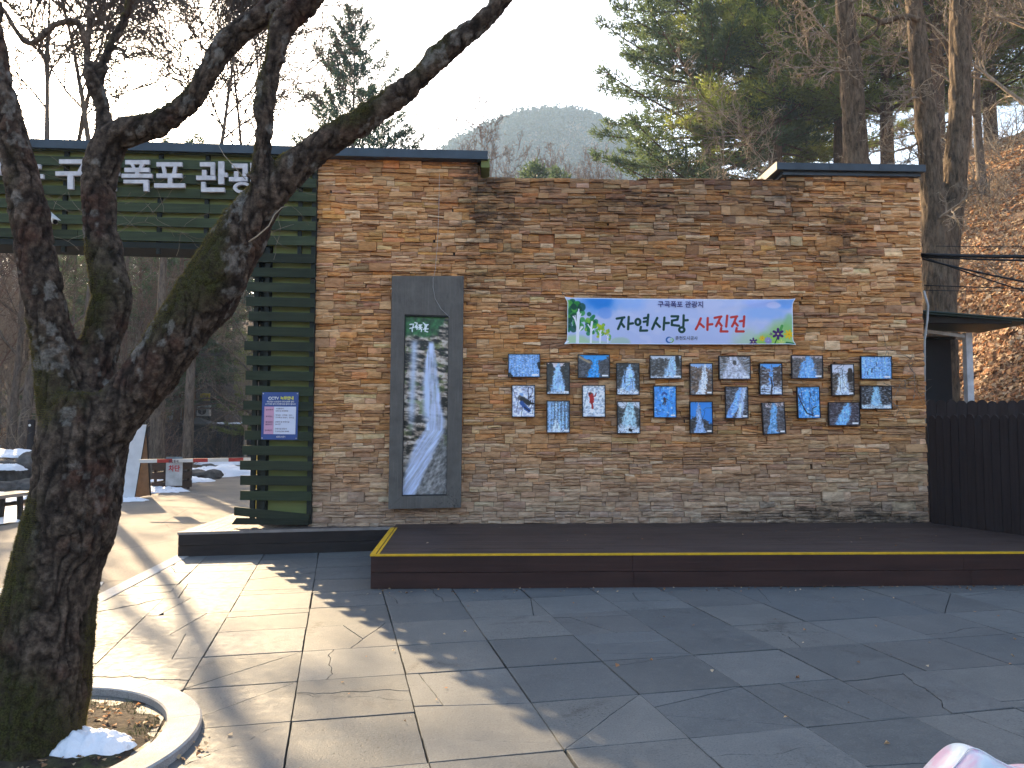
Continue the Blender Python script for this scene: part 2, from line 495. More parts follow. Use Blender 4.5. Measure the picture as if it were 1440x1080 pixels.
def stone_mat():
    t = NT('split_ledgestone'); v = t.coord(); col = t.attr('Col')
    X, Y, Z = t.xyz(v)
    f1 = t.noise(t.coord('Object', (9, 9, 26)), 1.0, 6, 0.7); f2 = t.noise(v, 130, 3, 0.6)
    c = t.mix(t.ramp(f1, [(0.32, 0.0), (0.52, .55), (0.75, 1.0)]), t.mix(1.0, col, (.60, .54, .48), 'MULTIPLY'), t.mix(1.0, col, (1.22, 1.2, 1.16), 'MULTIPLY'))
    # grey weathering near the top of the low middle run, and pale bleaching near the foot
    big = t.noise(v, .75, 5, .62, .5); mid = t.noise(t.coord('Object', (3.6, 1, 11)), 1.0, 6, .78, .3)
    midband = t.math('MULTIPLY', t.ramp(Z, [(0.0, 0), (1.0, 1)]), 1.0)
    def band(s, a, b, c_, d_):   # trapezoid
        m1 = t.n('ShaderNodeMapRange'); t.put(m1.inputs[0], s); m1.inputs[1].default_value = a; m1.inputs[2].default_value = b
        m2 = t.n('ShaderNodeMapRange'); t.put(m2.inputs[0], s); m2.inputs[1].default_value = d_; m2.inputs[2].default_value = c_
        return t.math('MULTIPLY', m1.outputs[0], m2.outputs[0])
    top = t.math('MULTIPLY', band(X, XA - .5, XA + .1, XB, XB + .8), band(Z, 3.3, 4.7, 6, 6.5))
    g = t.math('MULTIPLY', top, t.ramp(big, [(0.28, 0.35), (0.6, 1.0)]))
    gv = t.mix(1.0, col, (.50, .50, .52), 'MULTIPLY')
    c = t.mix(t.math('MULTIPLY', g, .9), c, gv)
    foot = band(Z, -1, 0, .35, 1.7)
    c = t.mix(t.math('MULTIPLY', foot, .62), c, t.mix(t.ramp(f1, [(.3, 0), (.7, 1)]), (.20, .165, .13), (.47, .42, .35)))
    # black algae: a run below the step in the wall top, blotches, and the foot at the right
    run = t.math('MULTIPLY', band(X, XA - .45, XA - .02, XA + .25, XA + .95), band(Z, 2.6, 4.4, 6, 6.5))
    rc = band(X, 4.3, 4.8, 5.0, 5.7)
    run2 = t.math('MULTIPLY', t.math('MULTIPLY', rc, band(Z, 3.2, 4.1, 4.9, 5.4)), .85)
    ft = t.math('MULTIPLY', band(Z, -1, .2, .42, .80), band(X, 1.5, 4.4, 5.9, 6.6))
    tb = t.math('MULTIPLY', band(X, XA, XA + .2, 4.3, 4.6), t.math('MULTIPLY', band(Z, 3.6, 4.6, 6, 6.5), .55))
    s_ = t.math('MAXIMUM', t.math('MAXIMUM', run, run2), t.math('MAXIMUM', ft, tb))
    blk = t.math('MULTIPLY', t.ramp(t.math('ADD', mid, t.math('MULTIPLY', s_, .24)), [(0.60, 0.0), (0.80, 1.0)]), .80)
    c = t.mix(blk, c, (.022, .020, .018))
    h = t.math('ADD', f1, t.math('MULTIPLY', f2, .35))
    return t.bsdf(c, .88, h, .75, .012, spec=.2)
pal = [((.37, .225, .110), 8), ((.42, .27, .145), 8), ((.46, .32, .19), 6), ((.33, .19, .085), 6), ((.50, .38, .25), 4), ((.29, .175, .10), 5),
       ((.44, .24, .10), 4), ((.26, .17, .11), 2), ((.54, .43, .30), 1.6), ((.36, .24, .155), 4)]
pc = [p[0] for p in pal]; pw = [p[1] for p in pal]
rs = random.Random(21); V_, F_, C_ = [], [], []
def stone(q, depth, col):
    """q: 4 corners (x,z) bl, br, tr, tl of the stone's outline on the face plane"""
    (x0, z0), (x1, z1), (x2, z2), (x3, z3) = q
    L = max(abs(x1 - x0), .02); nxs = max(2, min(9, int(L / .05) + 1)); nzs = 3
    k = len(V_); tilt = rs.uniform(-.006, .010); lean = rs.uniform(-.012, .012); ph = rs.uniform(0, 99)
    for j in range(-1, nzs + 1):
        jj = min(max(j, 0), nzs - 1); w = jj / (nzs - 1)
        for i in range(-1, nxs + 1):
            ii = min(max(i, 0), nxs - 1); u = ii / (nxs - 1)
            back = (j != jj) or (i != ii)
            xb, zb = x0 + (x1 - x0) * u, z0 + (z1 - z0) * u; xt, zt = x3 + (x2 - x3) * u, z3 + (z2 - z3) * u
            x, z = xb + (xt - xb) * w, zb + (zt - zb) * w
            y = D + .045 - depth
            if not back:
                e = (0 < ii < nxs - 1) and (0 < jj < nzs - 1)
                y -= 0.0 if not e else rs.uniform(.002, .010)
                y += tilt * (w - .5) * 2 + lean * (u - .5) + rs.uniform(-.0025, .0025)
                if not e: y += .004
                if jj in (0, nzs - 1): z += rs.uniform(-.0035, .0035)
                if 0 < ii < nxs - 1 and jj == 1: z += rs.uniform(-.4, .4) * abs(zt - zb) * .5
            else: y = D + .048
            V_.append((x, y, z)); C_.append(col)
    wdt = nxs + 2
    for j in range(nzs + 1):
        for i in range(nxs + 1):
            a = k + j * wdt + i; F_.append((a, a + 1, a + wdt + 1, a + wdt))
def pick():
    c = rs.choices(pc, pw)[0]; s = rs.uniform(.84, 1.14) * 1.18; return (c[0] * s * 1.26, c[1] * s * 1.10, c[2] * s * .95)
def block(x0, x1, z0, z1, tone):
    g = .0022; h = z1 - z0
    n = rs.choices([1, 2, 3], [.5, 4, 4])[0] if h > .08 else rs.choices([1, 2], [.7, 2])[0]
    cuts = [z0]; 
    for k in range(1, n): cuts.append(z0 + h * (k / n) + rs.uniform(-.13, .13) * h)
    cuts.append(z1)
    sl = [0] + [rs.uniform(-.09, .09) * h * (2 if rs.random() < .3 else 1) for _ in range(n - 1)] + [0]
    depth0 = rs.uniform(.030, .058)
    for k in range(n):
        zb, zt = cuts[k], cuts[k + 1]
        xs_ = [x0]
        if (x1 - x0) > .30 and rs.random() < .75 or rs.random() < .22: xs_.append(x0 + (x1 - x0) * rs.uniform(.25, .75))
        if (x1 - x0) > .45 and rs.random() < .6: xs_.append(x0 + (x1 - x0) * rs.uniform(.25, .75))
        xs_ = sorted(xs_) + [x1]
        for a, b in zip(xs_[:-1], xs_[1:]):
            if b - a < .03: continue
            def zz(x, i): return cuts[i] + sl[i] * ((x - x0) / (x1 - x0) - .5) * 2
            c = pick() if rs.random() < .6 else tuple(p * rs.uniform(.92, 1.08) for p in tone)
            stone([(a + g, zz(a, k) + g), (b - g, zz(b, k) + g), (b - g, zz(b, k + 1) - g), (a + g, zz(a, k + 1) - g)], depth0 + rs.uniform(-.016, .016), c)
zb = .25
while zb < 5.4:
    hh = rs.choice([.075, .090, .110, .130])
    x = XL - rs.uniform(0, .2)
    while x < XR:
        w = rs.uniform(.20, .52); x1 = min(x + w, XR); x0 = max(x, XL)
        if XR - x1 < .08: x1 = XR
        mx = (x0 + x1) / 2
        # keep blocks from straddling the steps in the wall top
        for s in (XA, XB):
            if x0 < s < x1 and zb + hh > 4.7:
                block(x0, s, zb, min(zb + hh, wall_top((x0 + s) / 2)), pick()) if (s - x0 > .04 and wall_top((x0 + s) / 2) - zb > .02) else None
                x0 = s
        tp = wall_top((x0 + x1) / 2)
        if x1 - x0 > .03 and tp - zb > .02:
            jx = .008 * math.sin(x0 * 3 + zb * 7)
            block(x0, x1, zb + 0, min(zb + hh, tp), pick())
        x = x1
    zb += hh
M_STONE = stone_mat()
me = bpy.data.meshes.new('stone_cladding'); me.from_pydata(V_, [], F_); set_col(me, np.array(C_, np.float32))
link('stone_cladding', me, M_STONE, wall)
# small return faces where the end blocks stand proud of the middle run
V_, F_, C_ = [], [], []
zb = wall_top(2) - .05
mb = MB()
for k in range(3):
    c = pick(); mb.box(XB - .035, XB + .001, D + .05 + .0, D + .40, zb + k * .09 + .002, min(zb + (k + 1) * .09 - .002, TP['rl'].z - .005), c)
    c = pick(); mb.box(XB - .038, XB + .001, D + .405, D + .74, zb + k * .09 + .002, min(zb + (k + 1) * .09 - .002, TP['rl'].z - .005), c)
    mb.box(XA - .001, XA + .035, D + .05, D + .40, zb + k * .075 + .002, min(zb + (k + 1) * .075 - .002, TP['lr'].z - .03), pick())
    mb.box(XA - .001, XA + .038, D + .405, D + .74, zb + k * .075 + .002, min(zb + (k + 1) * .075 - .002, TP['lr'].z - .03), pick())
mb.build('stone_return', M_STONE, wall)
M_CAP = plain('cap_metal', (.030, .042, .055), .45, .3, .35, 3, .12, .5)
M_CAPEND = plain('cap_end', (.07, .07, .065), .6, 0, .3, 5)
# right coping
mb = MB()
a, b = W(1093, 228, D - .12), W(1302, 231.5, D - .12)
x0, x1 = a.x, b.x; z0, z1 = a.z, b.z
vs = [(x0, D - .12, z0 - .10), (x1, D - .12, z1 - .10), (x1, D + .82, z1 - .10), (x0, D + .82, z0 - .10),
      (x0, D - .12, z0), (x1, D - .12, z1), (x1, D + .82, z1 + .02), (x0, D + .82, z0 + .02)]
mb.add(vs, [(0, 3, 2, 1), (4, 5, 6, 7), (0, 1, 5, 4), (1, 2, 6, 5), (2, 3, 7, 6), (3, 0, 4, 7)])
for xx in (x0 + .72, x0 + 1.42): mb.box(xx, xx + .012, D - .124, D - .115, z0 - .098, z0 + .001)
mb.box(x0 + .10, x1 - .04, D - .06, D + .7, z0 - .155, z0 - .102)
cp = mb.build('right_coping', M_CAP, wall, bevel=.006); cp.name = 'metal_coping'
mb = MB(); mb.box(x0 - .006, x0 - .001, D - .115, D + .815, z0 - .098, z0 + .015)
mb.build('coping_end', M_CAPEND, cp)
rebase(wall)

# ================================================================ the green slatted gateway, its beam runs left over the road
gate = empty('slatted_gateway', (-3, D, 0)); tag(gate, 'dark green slatted gateway post and beam carrying large white Hangul letters', 'gateway')
def wood_mat(name, c0, c1, stretch=(1.5, 30, 30), rough=.75, attr=False):
    t = NT(name); v = t.coord('Object', stretch)
    n = t.noise(v, 1.0, 6, .65); b = t.noise(t.coord(), 2.2, 5, .6)
    c = t.mix(t.ramp(n, [(.3, 0), (.7, 1)]), c0, c1)
    c = t.mix(t.ramp(b, [(.5, 0), (.75, .5)]), c, tuple(x * .45 for x in c0))
    if attr: c = t.mix(1.0, c, t.attr('Col'), 'MULTIPLY')
    return t.bsdf(c, rough, n, .5, .006)
M_SLAT = wood_mat('green_board', (.014, .021, .010), (.034, .044, .022), attr=True)
t = NT('pale_green_panel'); v = t.coord('Object', (1.5, 30, 30)); M_GPANEL = t.bsdf(t.mix(t.noise(v, 1.0, 6, .65), (.20, .26, .08), (.38, .42, .16)), .6, trans=.45)
YB = D - .075
rg = random.Random(5)
def slopeline(x, z_at, slope=-.0165): return z_at + slope * (x - (-2.34))
mb = MB(); mp = MB(); mf = MB()
# pillar boards: from photo rows
PXL, PXR = W(348, 600, YB).x, W(440, 600, YB).x
z = .445; k = 0; pitch = .1965; bh = .122
rows = []
while z < 5.02:
    rows.append(z); z += pitch
for i, z in enumerate(rows):
    if i == 0: continue
    e0, e1 = rg.uniform(-.02, .03), rg.uniform(-.004, .004); s = rg.uniform(.75, 1.2)
    x0 = PXL - e0 - .004 * (len(rows) - i) * .6
    if z > 3.95: continue
    dz = .0
    vs = [(x0, z + .014), (PXR, z + e1), (PXR, z + bh + e1), (x0, z + bh + .014)]
    mb.prism(vs, YB - .03, YB, (s, s * rg.uniform(.95, 1.08), s))
# skewed broken bottom boards
mb.prism([(PXL - .14, .46), (PXR - .02, .36), (PXR - .02, .47), (PXL - .14, .57)], YB - .032, YB - .002, (.8, .8, .8))
mb.prism([(PXL - .16, .345), (PXR - .02, .337), (PXR - .02, .40), (PXL - .1, .43)], YB - .06, YB - .034, (.5, .5, .5))
for xx in (PXL + .05, PXL + .19):
    mf.box(xx, xx + .055, YB + .002, YB + .07, .34, 4.0)
mf.box(PXR - .065, PXR - .005, YB + .002, YB + .10, .34, 5.3)
mf.box(PXL + .05, PXR - .01, YB + .45, YB + .52, .34, 5.2)
mf.box(PXL + .02, PXL + .09, YB + .40, YB + .47, .34, 5.2)
mp.box(PXL + .26, PXR - .07, YB + .10, YB + .12, .36, 5.1)
# side boards (the pillar is a box)
for i, z in enumerate(rows[1:]):
    if z < 3.95: mb.box(PXL - .0, PXL + .03, YB + .072, YB + .52, z + .02, z + bh, (.8, .8, .8))
# beam
BX0 = W(-420, 260, YB).x
n_b = 7
ztop = W(440, 213, YB).z
for i in range(n_b):
    zz = ztop - .135 - i * .1965 + .03
    x = BX0; 
    while x < PXR - .01:
        x1 = min(x + rg.uniform(1.6, 2.6), PXR - .0)
        if PXR - x1 < .35: x1 = PXR
        s = rg.uniform(1.15, 1.9); j0, j1 = rg.uniform(-.006, .006), rg.uniform(-.006, .006)
        mb.prism([(x + .003, slopeline(x, zz) + j0), (x1 - .003, slopeline(x1, zz) + j1), (x1 - .003, slopeline(x1, zz) + bh + j1), (x + .003, slopeline(x, zz) + bh + j0)], YB - .03, YB, (s, s, s * .95))
        x = x1
for i in range(14):
    x = BX0 + .3 + i * .62
    if x < PXR - .2: mf.box(x, x + .05, YB + .002, YB + .05, slopeline(x, ztop - 1.45), slopeline(x, ztop - .02))
zb_ = ztop - .135 - 6 * .1965 + .03
for xa in np.arange(BX0, PXR - .3, .6):
    xb = min(xa + .6, PXR - .1)
    mp.prism([(xa, slopeline(xa, zb_)), (xb, slopeline(xb, zb_)), (xb, slopeline(xb, ztop)), (xa, slopeline(xa, ztop))], YB + .055, YB + .07)
mf.prism([(BX0, slopeline(BX0, zb_ - .09)), (PXL, slopeline(PXL, zb_ - .09)), (PXL, slopeline(PXL, zb_ - .012)), (BX0, slopeline(BX0, zb_ - .012))], YB - .015, YB + .55)
mf.prism([(BX0, slopeline(BX0, zb_ - .02)), (PXR, slopeline(PXR, zb_ - .02)), (PXR, slopeline(PXR, ztop)), (BX0, slopeline(BX0, ztop))], YB + .56, YB + .60)
mb.build('slat_boards', M_SLAT, gate); mp.build('backing_panel', M_GPANEL, gate); mf.build('frame', wood_mat('dark_frame_wood', (.008, .012, .009), (.018, .022, .017)), gate)
# long metal cap, over the beam and the left block of the wall
mb = MB()
yc = D - .16
pts = [(-420, 186), (45, 195), (480, 207), (686, 212)]
q = [W(*p, yc) for p in pts]
top = [(p.x, p.z) for p in q]
# slightly slanted in plan
vs = []
for x, z in top: vs += [(x, yc, z - .115), (x, yc, z), (x, D + .8, z + .02), (x, D + .8, z - .095)]
fs = []
for i in range(3):
    a = i * 4
    for j in range(4): fs.append((a + j, a + (j + 1) % 4, a + 4 + (j + 1) % 4, a + 4 + j))
fs += [(0, 3, 2, 1), (12, 13, 14, 15)]
mb.add(vs, fs); cp = mb.build('roof_cap', M_CAP, gate)
mb = MB(); e = W(679, 230, D + .05); mb.box(XA + .045, XA + .16, D - .10, D + .7, wall_top(-1) - .13, wall_top(-1) - .012); mb.build('soffit_end', M_GPANEL, gate)
# Hangul letters
LET = {
 'gang': [(-36, 222, -14, 228), (-20, 228, -14, 240), (-6, 220, 1, 246), (1, 231, 8, 237), ('o', -14, 256, 11, 9)],
 'chon': [(30, 224, 46, 229), (22, 231, 57, 237), (36, 237, 42, 246), (16, 245, 61, 251), (24, 256, 30, 268), (24, 263, 58, 269)],
 'gu': [(83, 224, 121, 230), ('p', (115, 230), (121, 230), (116, 241), (109, 241)), (78, 241, 126, 247), (95, 247, 103, 266)],
 'gok': [(131, 225, 164, 231), (157, 231, 164, 239), (144, 235, 150, 241), (126, 241, 168, 247), (131, 251, 163, 257), (156, 257, 163, 268)],
 'pok': [(176, 225, 210, 231), ('p', (183, 231), (188, 231), (190, 236), (186, 236)), ('p', (197, 231), (203, 231), (200, 236), (195, 236)),
         (175, 236, 210, 242), (190, 242, 196, 244.5), (171, 244.5, 214, 250), (174, 253, 209, 258), (202, 258, 209, 269)],
 'po': [(220, 228, 256, 234), ('p', (227, 234), (232, 234), (234, 244), (229, 244)), ('p', (244, 234), (249, 234), (247, 244), (242, 244)),
        (220, 244, 256, 250), (236, 250, 242, 258), (217, 258, 260, 264)],
 'gwan': [(281, 228, 302, 234), (296, 234, 302, 246), (284, 239, 290, 247), (276, 247, 303, 253), (307, 227, 315, 259), (315, 243, 320, 249), (283, 256, 289, 264), (283, 264, 316, 270)],
 'gwang': [(326, 230, 348, 236), (341, 236, 348, 248), (329, 241, 335, 249), (322, 249, 348, 255), (352, 229, 359, 257), (359, 243, 365, 249), ('o', 341, 264, 13, 8)],
 'ji': [(370, 233, 392, 239), ('p', (379, 239), (385, 239), (376, 266), (369, 266)), ('p', (381, 248), (386, 246), (395, 264), (389, 267)), (399, 231, 406, 273)],
}
M_LET = plain('aged_white_letter', (.50, .49, .50), .55, 0, .25, 9)
for nm, items in LET.items():
    mb = MB(); yl = YB - .10; kx = 0
    def pz(x, y): p = W(x, y, yl); return (p.x, p.z)
    for it in items:
        kx += 1; o_ = .0012 * kx
        if it[0] == 'o':
            _, cx, cy, rx, ry = it; ring = []
            N = 28
            for i in range(N):
                a = 2 * math.pi * i / N; ring.append((pz(cx + rx * math.cos(a), cy + ry * math.sin(a)), pz(cx + (rx - 5) * math.cos(a), cy + (ry - 4) * math.sin(a))))
            vs = []; fs = []
            for (a, b) in ring: vs += [(a[0], yl - o_, a[1]), (b[0], yl - o_, b[1]), (b[0], yl + .035, b[1]), (a[0], yl + .035, a[1])]
            for i in range(N):
                c = i * 4; d = ((i + 1) % N) * 4
                for j in range(4): fs.append((c + j, c + (j + 1) % 4, d + (j + 1) % 4, d + j))
            mb.add(vs, fs)
        else:
            if it[0] == 'p': qd = [pz(*p) for p in it[1:]]
            else: qd = [pz(it[0], it[1]), pz(it[2], it[1]), pz(it[2], it[3]), pz(it[0], it[3])]
            mb.prism(qd, yl - o_, yl + .035)
    mb.build('letter', M_LET, gate)
# loose vines trailing on the beam
M_TWIGP = plain('dry_stem', (.20, .16, .11), .85)
mb = MB(); rv = random.Random(3)
for k in range(34):
    p = Vector((W(rv.uniform(0, 430), 0, YB - .05).x, YB - .045, W(0, rv.uniform(198, 330), YB - .05).z)); pts = [p.copy()]
    d = Vector((rv.uniform(-1, 1), 0, rv.uniform(-.8, .4))).normalized()
    for i in range(9):
        d = (d + Vector((rv.uniform(-.4, .4), 0, rv.uniform(-.4, .35)))).normalized(); p = p + d * .09; p.y = YB - .045 - rv.uniform(0, .03); pts.append(p.copy())
    mb.tube(pts, .0028, 3)
tag(mb.build('dry_vine', M_TWIGP), 'dry leafless vine stems clinging to the green beam', 'vine', kind='stuff')
rebase(gate)

# ================================================================ stage, low deck
M_DECK = wood_mat('dark_deck_board', (.034, .021, .017), (.078, .052, .044), (1.2, 22, 22), .62)
M_SKIRT = wood_mat('red_brown_skirt', (.030, .011, .008), (.055, .022, .016), (1.0, 25, 25), .6)
M_YEL = plain('yellow_edge', (.62, .36, .012), .5, 0, .18, 14)
stage = empty('wooden_stage', (2, 9, 0)); tag(stage, 'low dark brown wooden stage edged with a yellow strip below the stone wall', 'stage')
FL = G(521, 828); FR = G(1440, 823)
BLp = G(551, 742, ST)
sy = (FR.y - FL.y) / (FR.x - FL.x)
def fy(x): return FL.y + sy * (x - FL.x)
XE = 9.5
def lx(y): return FL.x + (BLp.x - FL.x) * (y - FL.y) / (BLp.y - FL.y)
mb = MB(); y = 0.0
W_ = .098; nrow = int((D + .03 - fy(FL.x)) / W_) + 2
rd = random.Random(4)
for i in range(nrow):
    o0 = i * W_; x = None
    xa = lx(fy(FL.x) + o0) + .02
    if fy(xa) + o0 > D + .02: break
    while xa < XE:
        xb = min(xa + rd.uniform(1.8, 3.0), XE)
        z = ST + rd.uniform(-.0012, .0012)
        mb.slab([(xa + .0015, fy(xa) + o0 + .0025), (xb - .0015, fy(xb) + o0 + .0025), (xb - .0015, fy(xb) + o0 + W_ - .0025), (xa + .0015, fy(xa) + o0 + W_ - .0025)], ST - .03, z)
        xa = xb
mb.build('deck_boards', M_DECK, stage)
mb = MB()
for k, (z0, z1) in enumerate([(.0, .155), (.160, ST - .012)]):
    xa = FL.x
    while xa < XE:
        xb = min(xa + rd.uniform(2.2, 3.6), XE)
        vs = [(xa + .001, fy(xa) - .006), (xb - .001, fy(xb) - .006), (xb - .001, fy(xb) + .022), (xa + .001, fy(xa) + .022)]
        mb.slab(vs, z0, z1 + (.0)); xa = xb
    mb.slab([(FL.x, FL.y + .024), (FL.x + .026, FL.y + .024), (BLp.x + .026, BLp.y + .3), (BLp.x, BLp.y + .3)], z0, z1)
mb.build('skirt_boards', M_SKIRT, stage, bevel=.002)
mb = MB()
mb.slab([(FL.x - .008, fy(FL.x) - .012), (XE, fy(XE) - .012), (XE, fy(XE) + .03), (FL.x - .008, fy(FL.x) + .03)], ST - .012, ST + .006)
mb.slab([(FL.x - .010, FL.y + .032), (FL.x + .04, FL.y + .032), (BLp.x + .04, BLp.y - .03), (BLp.x - .010, BLp.y - .03)], ST - .012, ST + .006)
mb.slab([(FL.x + .052, FL.y + .045), (FL.x + .075, FL.y + .045), (BLp.x + .075, BLp.y - .03), (BLp.x + .052, BLp.y - .03)], ST - .01, ST + .005)
mb.build('yellow_edging', M_YEL, stage)
rebase(stage)

deck = empty('low_deck', (-3, 10, 0)); tag(deck, 'small low wooden ramp deck under the green slatted post', 'deck')
DZ = .30
d0 = G(250, 783); d1 = G(548, 774); d0t = G(249, 748, DZ)
dback = G(338, 719, DZ); dx_ = (d1 - d0)
def dfy(x): return d0.y + (d1.y - d0.y) * (x - d0.x) / (d1.x - d0.x)
mb = MB(); x = d0.x
M_DECK2 = wood_mat('grey_deck_board', (.075, .060, .052), (.17, .14, .12), (22, 1.2, 22), .7)
bk = dback.y
x = d0.x
ddir = Vector(((dback.x - d0.x) / (dback.y - d0.y), 1, 0))
while x < BLp.x - .02:
    x1 = min(x + .12, BLp.x - .005)
    xo = ddir.x * (bk - dfy(x))
    mb.slab([(x + .003, dfy(x) + .03), (x1 - .003, dfy(x1) + .03), (x1 - .003 + xo, bk), (x + .003 + xo, bk)], DZ - .03, DZ + rd.uniform(-.001, .001)); x = x1
mb.build('deck_boards', M_DECK2, deck)
mb = MB()
for z0, z1 in ((-.05, .13), (.134, DZ - .032)):
    mb.slab([(d0.x, d0.y), (BLp.x - .008, dfy(BLp.x - .008)), (BLp.x - .008, dfy(BLp.x - .008) + .028), (d0.x, d0.y + .028)], z0, z1)
    mb.slab([(d0.x, d0.y + .03), (d0.x + .028, d0.y + .03), (d0.x + .028 + ddir.x * (bk - d0.y), bk), (d0.x + ddir.x * (bk - d0.y), bk)], z0, z1)
mb.build('skirt_boards', wood_mat('black_skirt', (.012, .007, .006), (.026, .016, .013), (1, 25, 25), .6), deck)
mb = MB()
mb.slab([(d0.x - .01, d0.y - .008), (BLp.x - .012, dfy(BLp.x) - .008), (BLp.x - .012, dfy(BLp.x) + .027), (d0.x - .01, d0.y + .027)], DZ - .03, DZ + .003)
mb.build('edge_trim', plain('grey_trim', (.22, .19, .17), .6), deck)
rebase(deck)

# ================================================================ picket fences on the right
M_PICK = wood_mat('dark_brown_picket', (.013, .008, .007), (.030, .019, .017), (25, 25, 1.2), .7)
def picket_fence(name, label, p0, p1, z0, z1, w, thick=.022, gap=.006, arch=.05, rails=True):
    f = empty(name, (p0[0], p0[1], z0)); tag(f, label, 'fence', 'picket fences right of the stone wall')
    d = Vector((p1[0] - p0[0], p1[1] - p0[1], 0)); L = d.length; d.normalize(); nrm = Vector((d.y, -d.x, 0))
    mb = MB(); n = int(L / w); r = random.Random(len(label))
    for i in range(n):
        a = i * w + gap / 2; b = (i + 1) * w - gap / 2; top = z1 + r.uniform(-.012, .012); off = r.uniform(-.004, .004)
        prof = [(a, z0), (b, z0), (b, top - arch)] + [(a + (b - a) * (1 - t_), top - arch + arch * math.sin(math.pi * t_) ** .7) for t_ in (.17, .33, .5, .67, .83)] + [(a, top - arch)]
        k = len(mb.v); m = len(prof)
        for s in (0, 1):
            for (u, z) in prof:
                q = Vector((p0[0], p0[1], 0)) + d * u + nrm * (off + s * thick); mb.v.append((q.x, q.y, z))
        mb.f.append(tuple(k + j for j in range(m))); mb.f.append(tuple(k + m + j for j in range(m - 1, -1, -1)))
        for j in range(m): mb.f.append((k + j, k + (j + 1) % m, k + m + (j + 1) % m, k + m + j))
    mb.build('pickets', M_PICK, f)
    if rails:
        mb = MB()
        for zz in (z0 + .3, z1 - .35):
            q = [Vector((p0[0], p0[1], 0)) + d * u + nrm * s for u, s in ((0, -.05), (L, -.05), (L, -.008), (0, -.008))]
            mb.slab([(v.x, v.y) for v in q], zz, zz + .08)
        mb.build('rails', M_PICK, f)
    rebase(f); return f
fa = W(1309, 735, D - .05); fb = G(1440, 753, ST)
dd = Vector((fb.x - fa.x, fb.y - (D - .05), 0)); fe = Vector((fa.x, D - .05, 0)) + dd * 3.2
picket_fence('picket_fence', 'nearer dark picket fence with rounded tops standing on the stage', (fa.x + .02, D - .05), (fe.x, fe.y), ST, W(1322, 584, D - .1).z, .112)
picket_fence('picket_fence', 'farther dark picket fence rising behind the nearer one', (W(1301, 565, 11.2).x, 11.2), (13.5, 11.2), -.1, W(1380, 563, 11.2).z, .155)

# ================================================================ things fixed to the wall
def vcol(name, rough=.5, spec=.35, bump=False):
    t = NT(name); return t.bsdf(t.attr('Col'), rough, spec=spec)
M_PRINT = vcol('photo_print', .32, .4); M_CLOTH = vcol('banner_cloth', .55, .3)
def grid_print(name, cx, cz, w, h, y, img, mat, parent, rot=0.0, yf=None):
    """img: (rows, cols, 3) sRGB, row 0 at the bottom, one value per vertex"""
    nr, nc = img.shape[:2]
    u, v = np.meshgrid(np.linspace(-.5, .5, nc), np.linspace(-.5, .5, nr))
    x = u * w; z = v * h
    Y = np.full_like(x, y) if yf is None else y + yf(u + .5, v + .5)
    ca, sa = math.cos(rot), math.sin(rot)
    V = np.stack([cx + x * ca - z * sa, Y, cz + x * sa + z * ca], -1).reshape(-1, 3)
    i = np.arange(nr * nc).reshape(nr, nc)
    F = np.stack([i[:-1, :-1], i[:-1, 1:], i[1:, 1:], i[1:, :-1]], -1).reshape(-1, 4)
    c = np.clip(img, 0, 1).reshape(-1, 3)
    c = np.where(c <= .04045, c / 12.92, ((c + .055) / 1.055) ** 2.4)
    return mesh_np(name, V, F, mat, parent, True, c)

def mixi(img, m, c):
    m = np.clip(m, 0, 1)[..., None]; return img * (1 - m) + np.array(c) * m if not isinstance(c, np.ndarray) or c.ndim == 1 else img * (1 - m) + c * m
def sstep(a, b, x): t_ = np.clip((x - a) / (b - a + 1e-9), 0, 1); return t_ * t_ * (3 - 2 * t_)
def seg(u, v, p, q):       # distance to a segment
    px, py = q[0] - p[0], q[1] - p[1]; t_ = np.clip(((u - p[0]) * px + (v - p[1]) * py) / (px * px + py * py + 1e-12), 0, 1)
    return np.hypot(u - p[0] - t_ * px, v - p[1] - t_ * py)

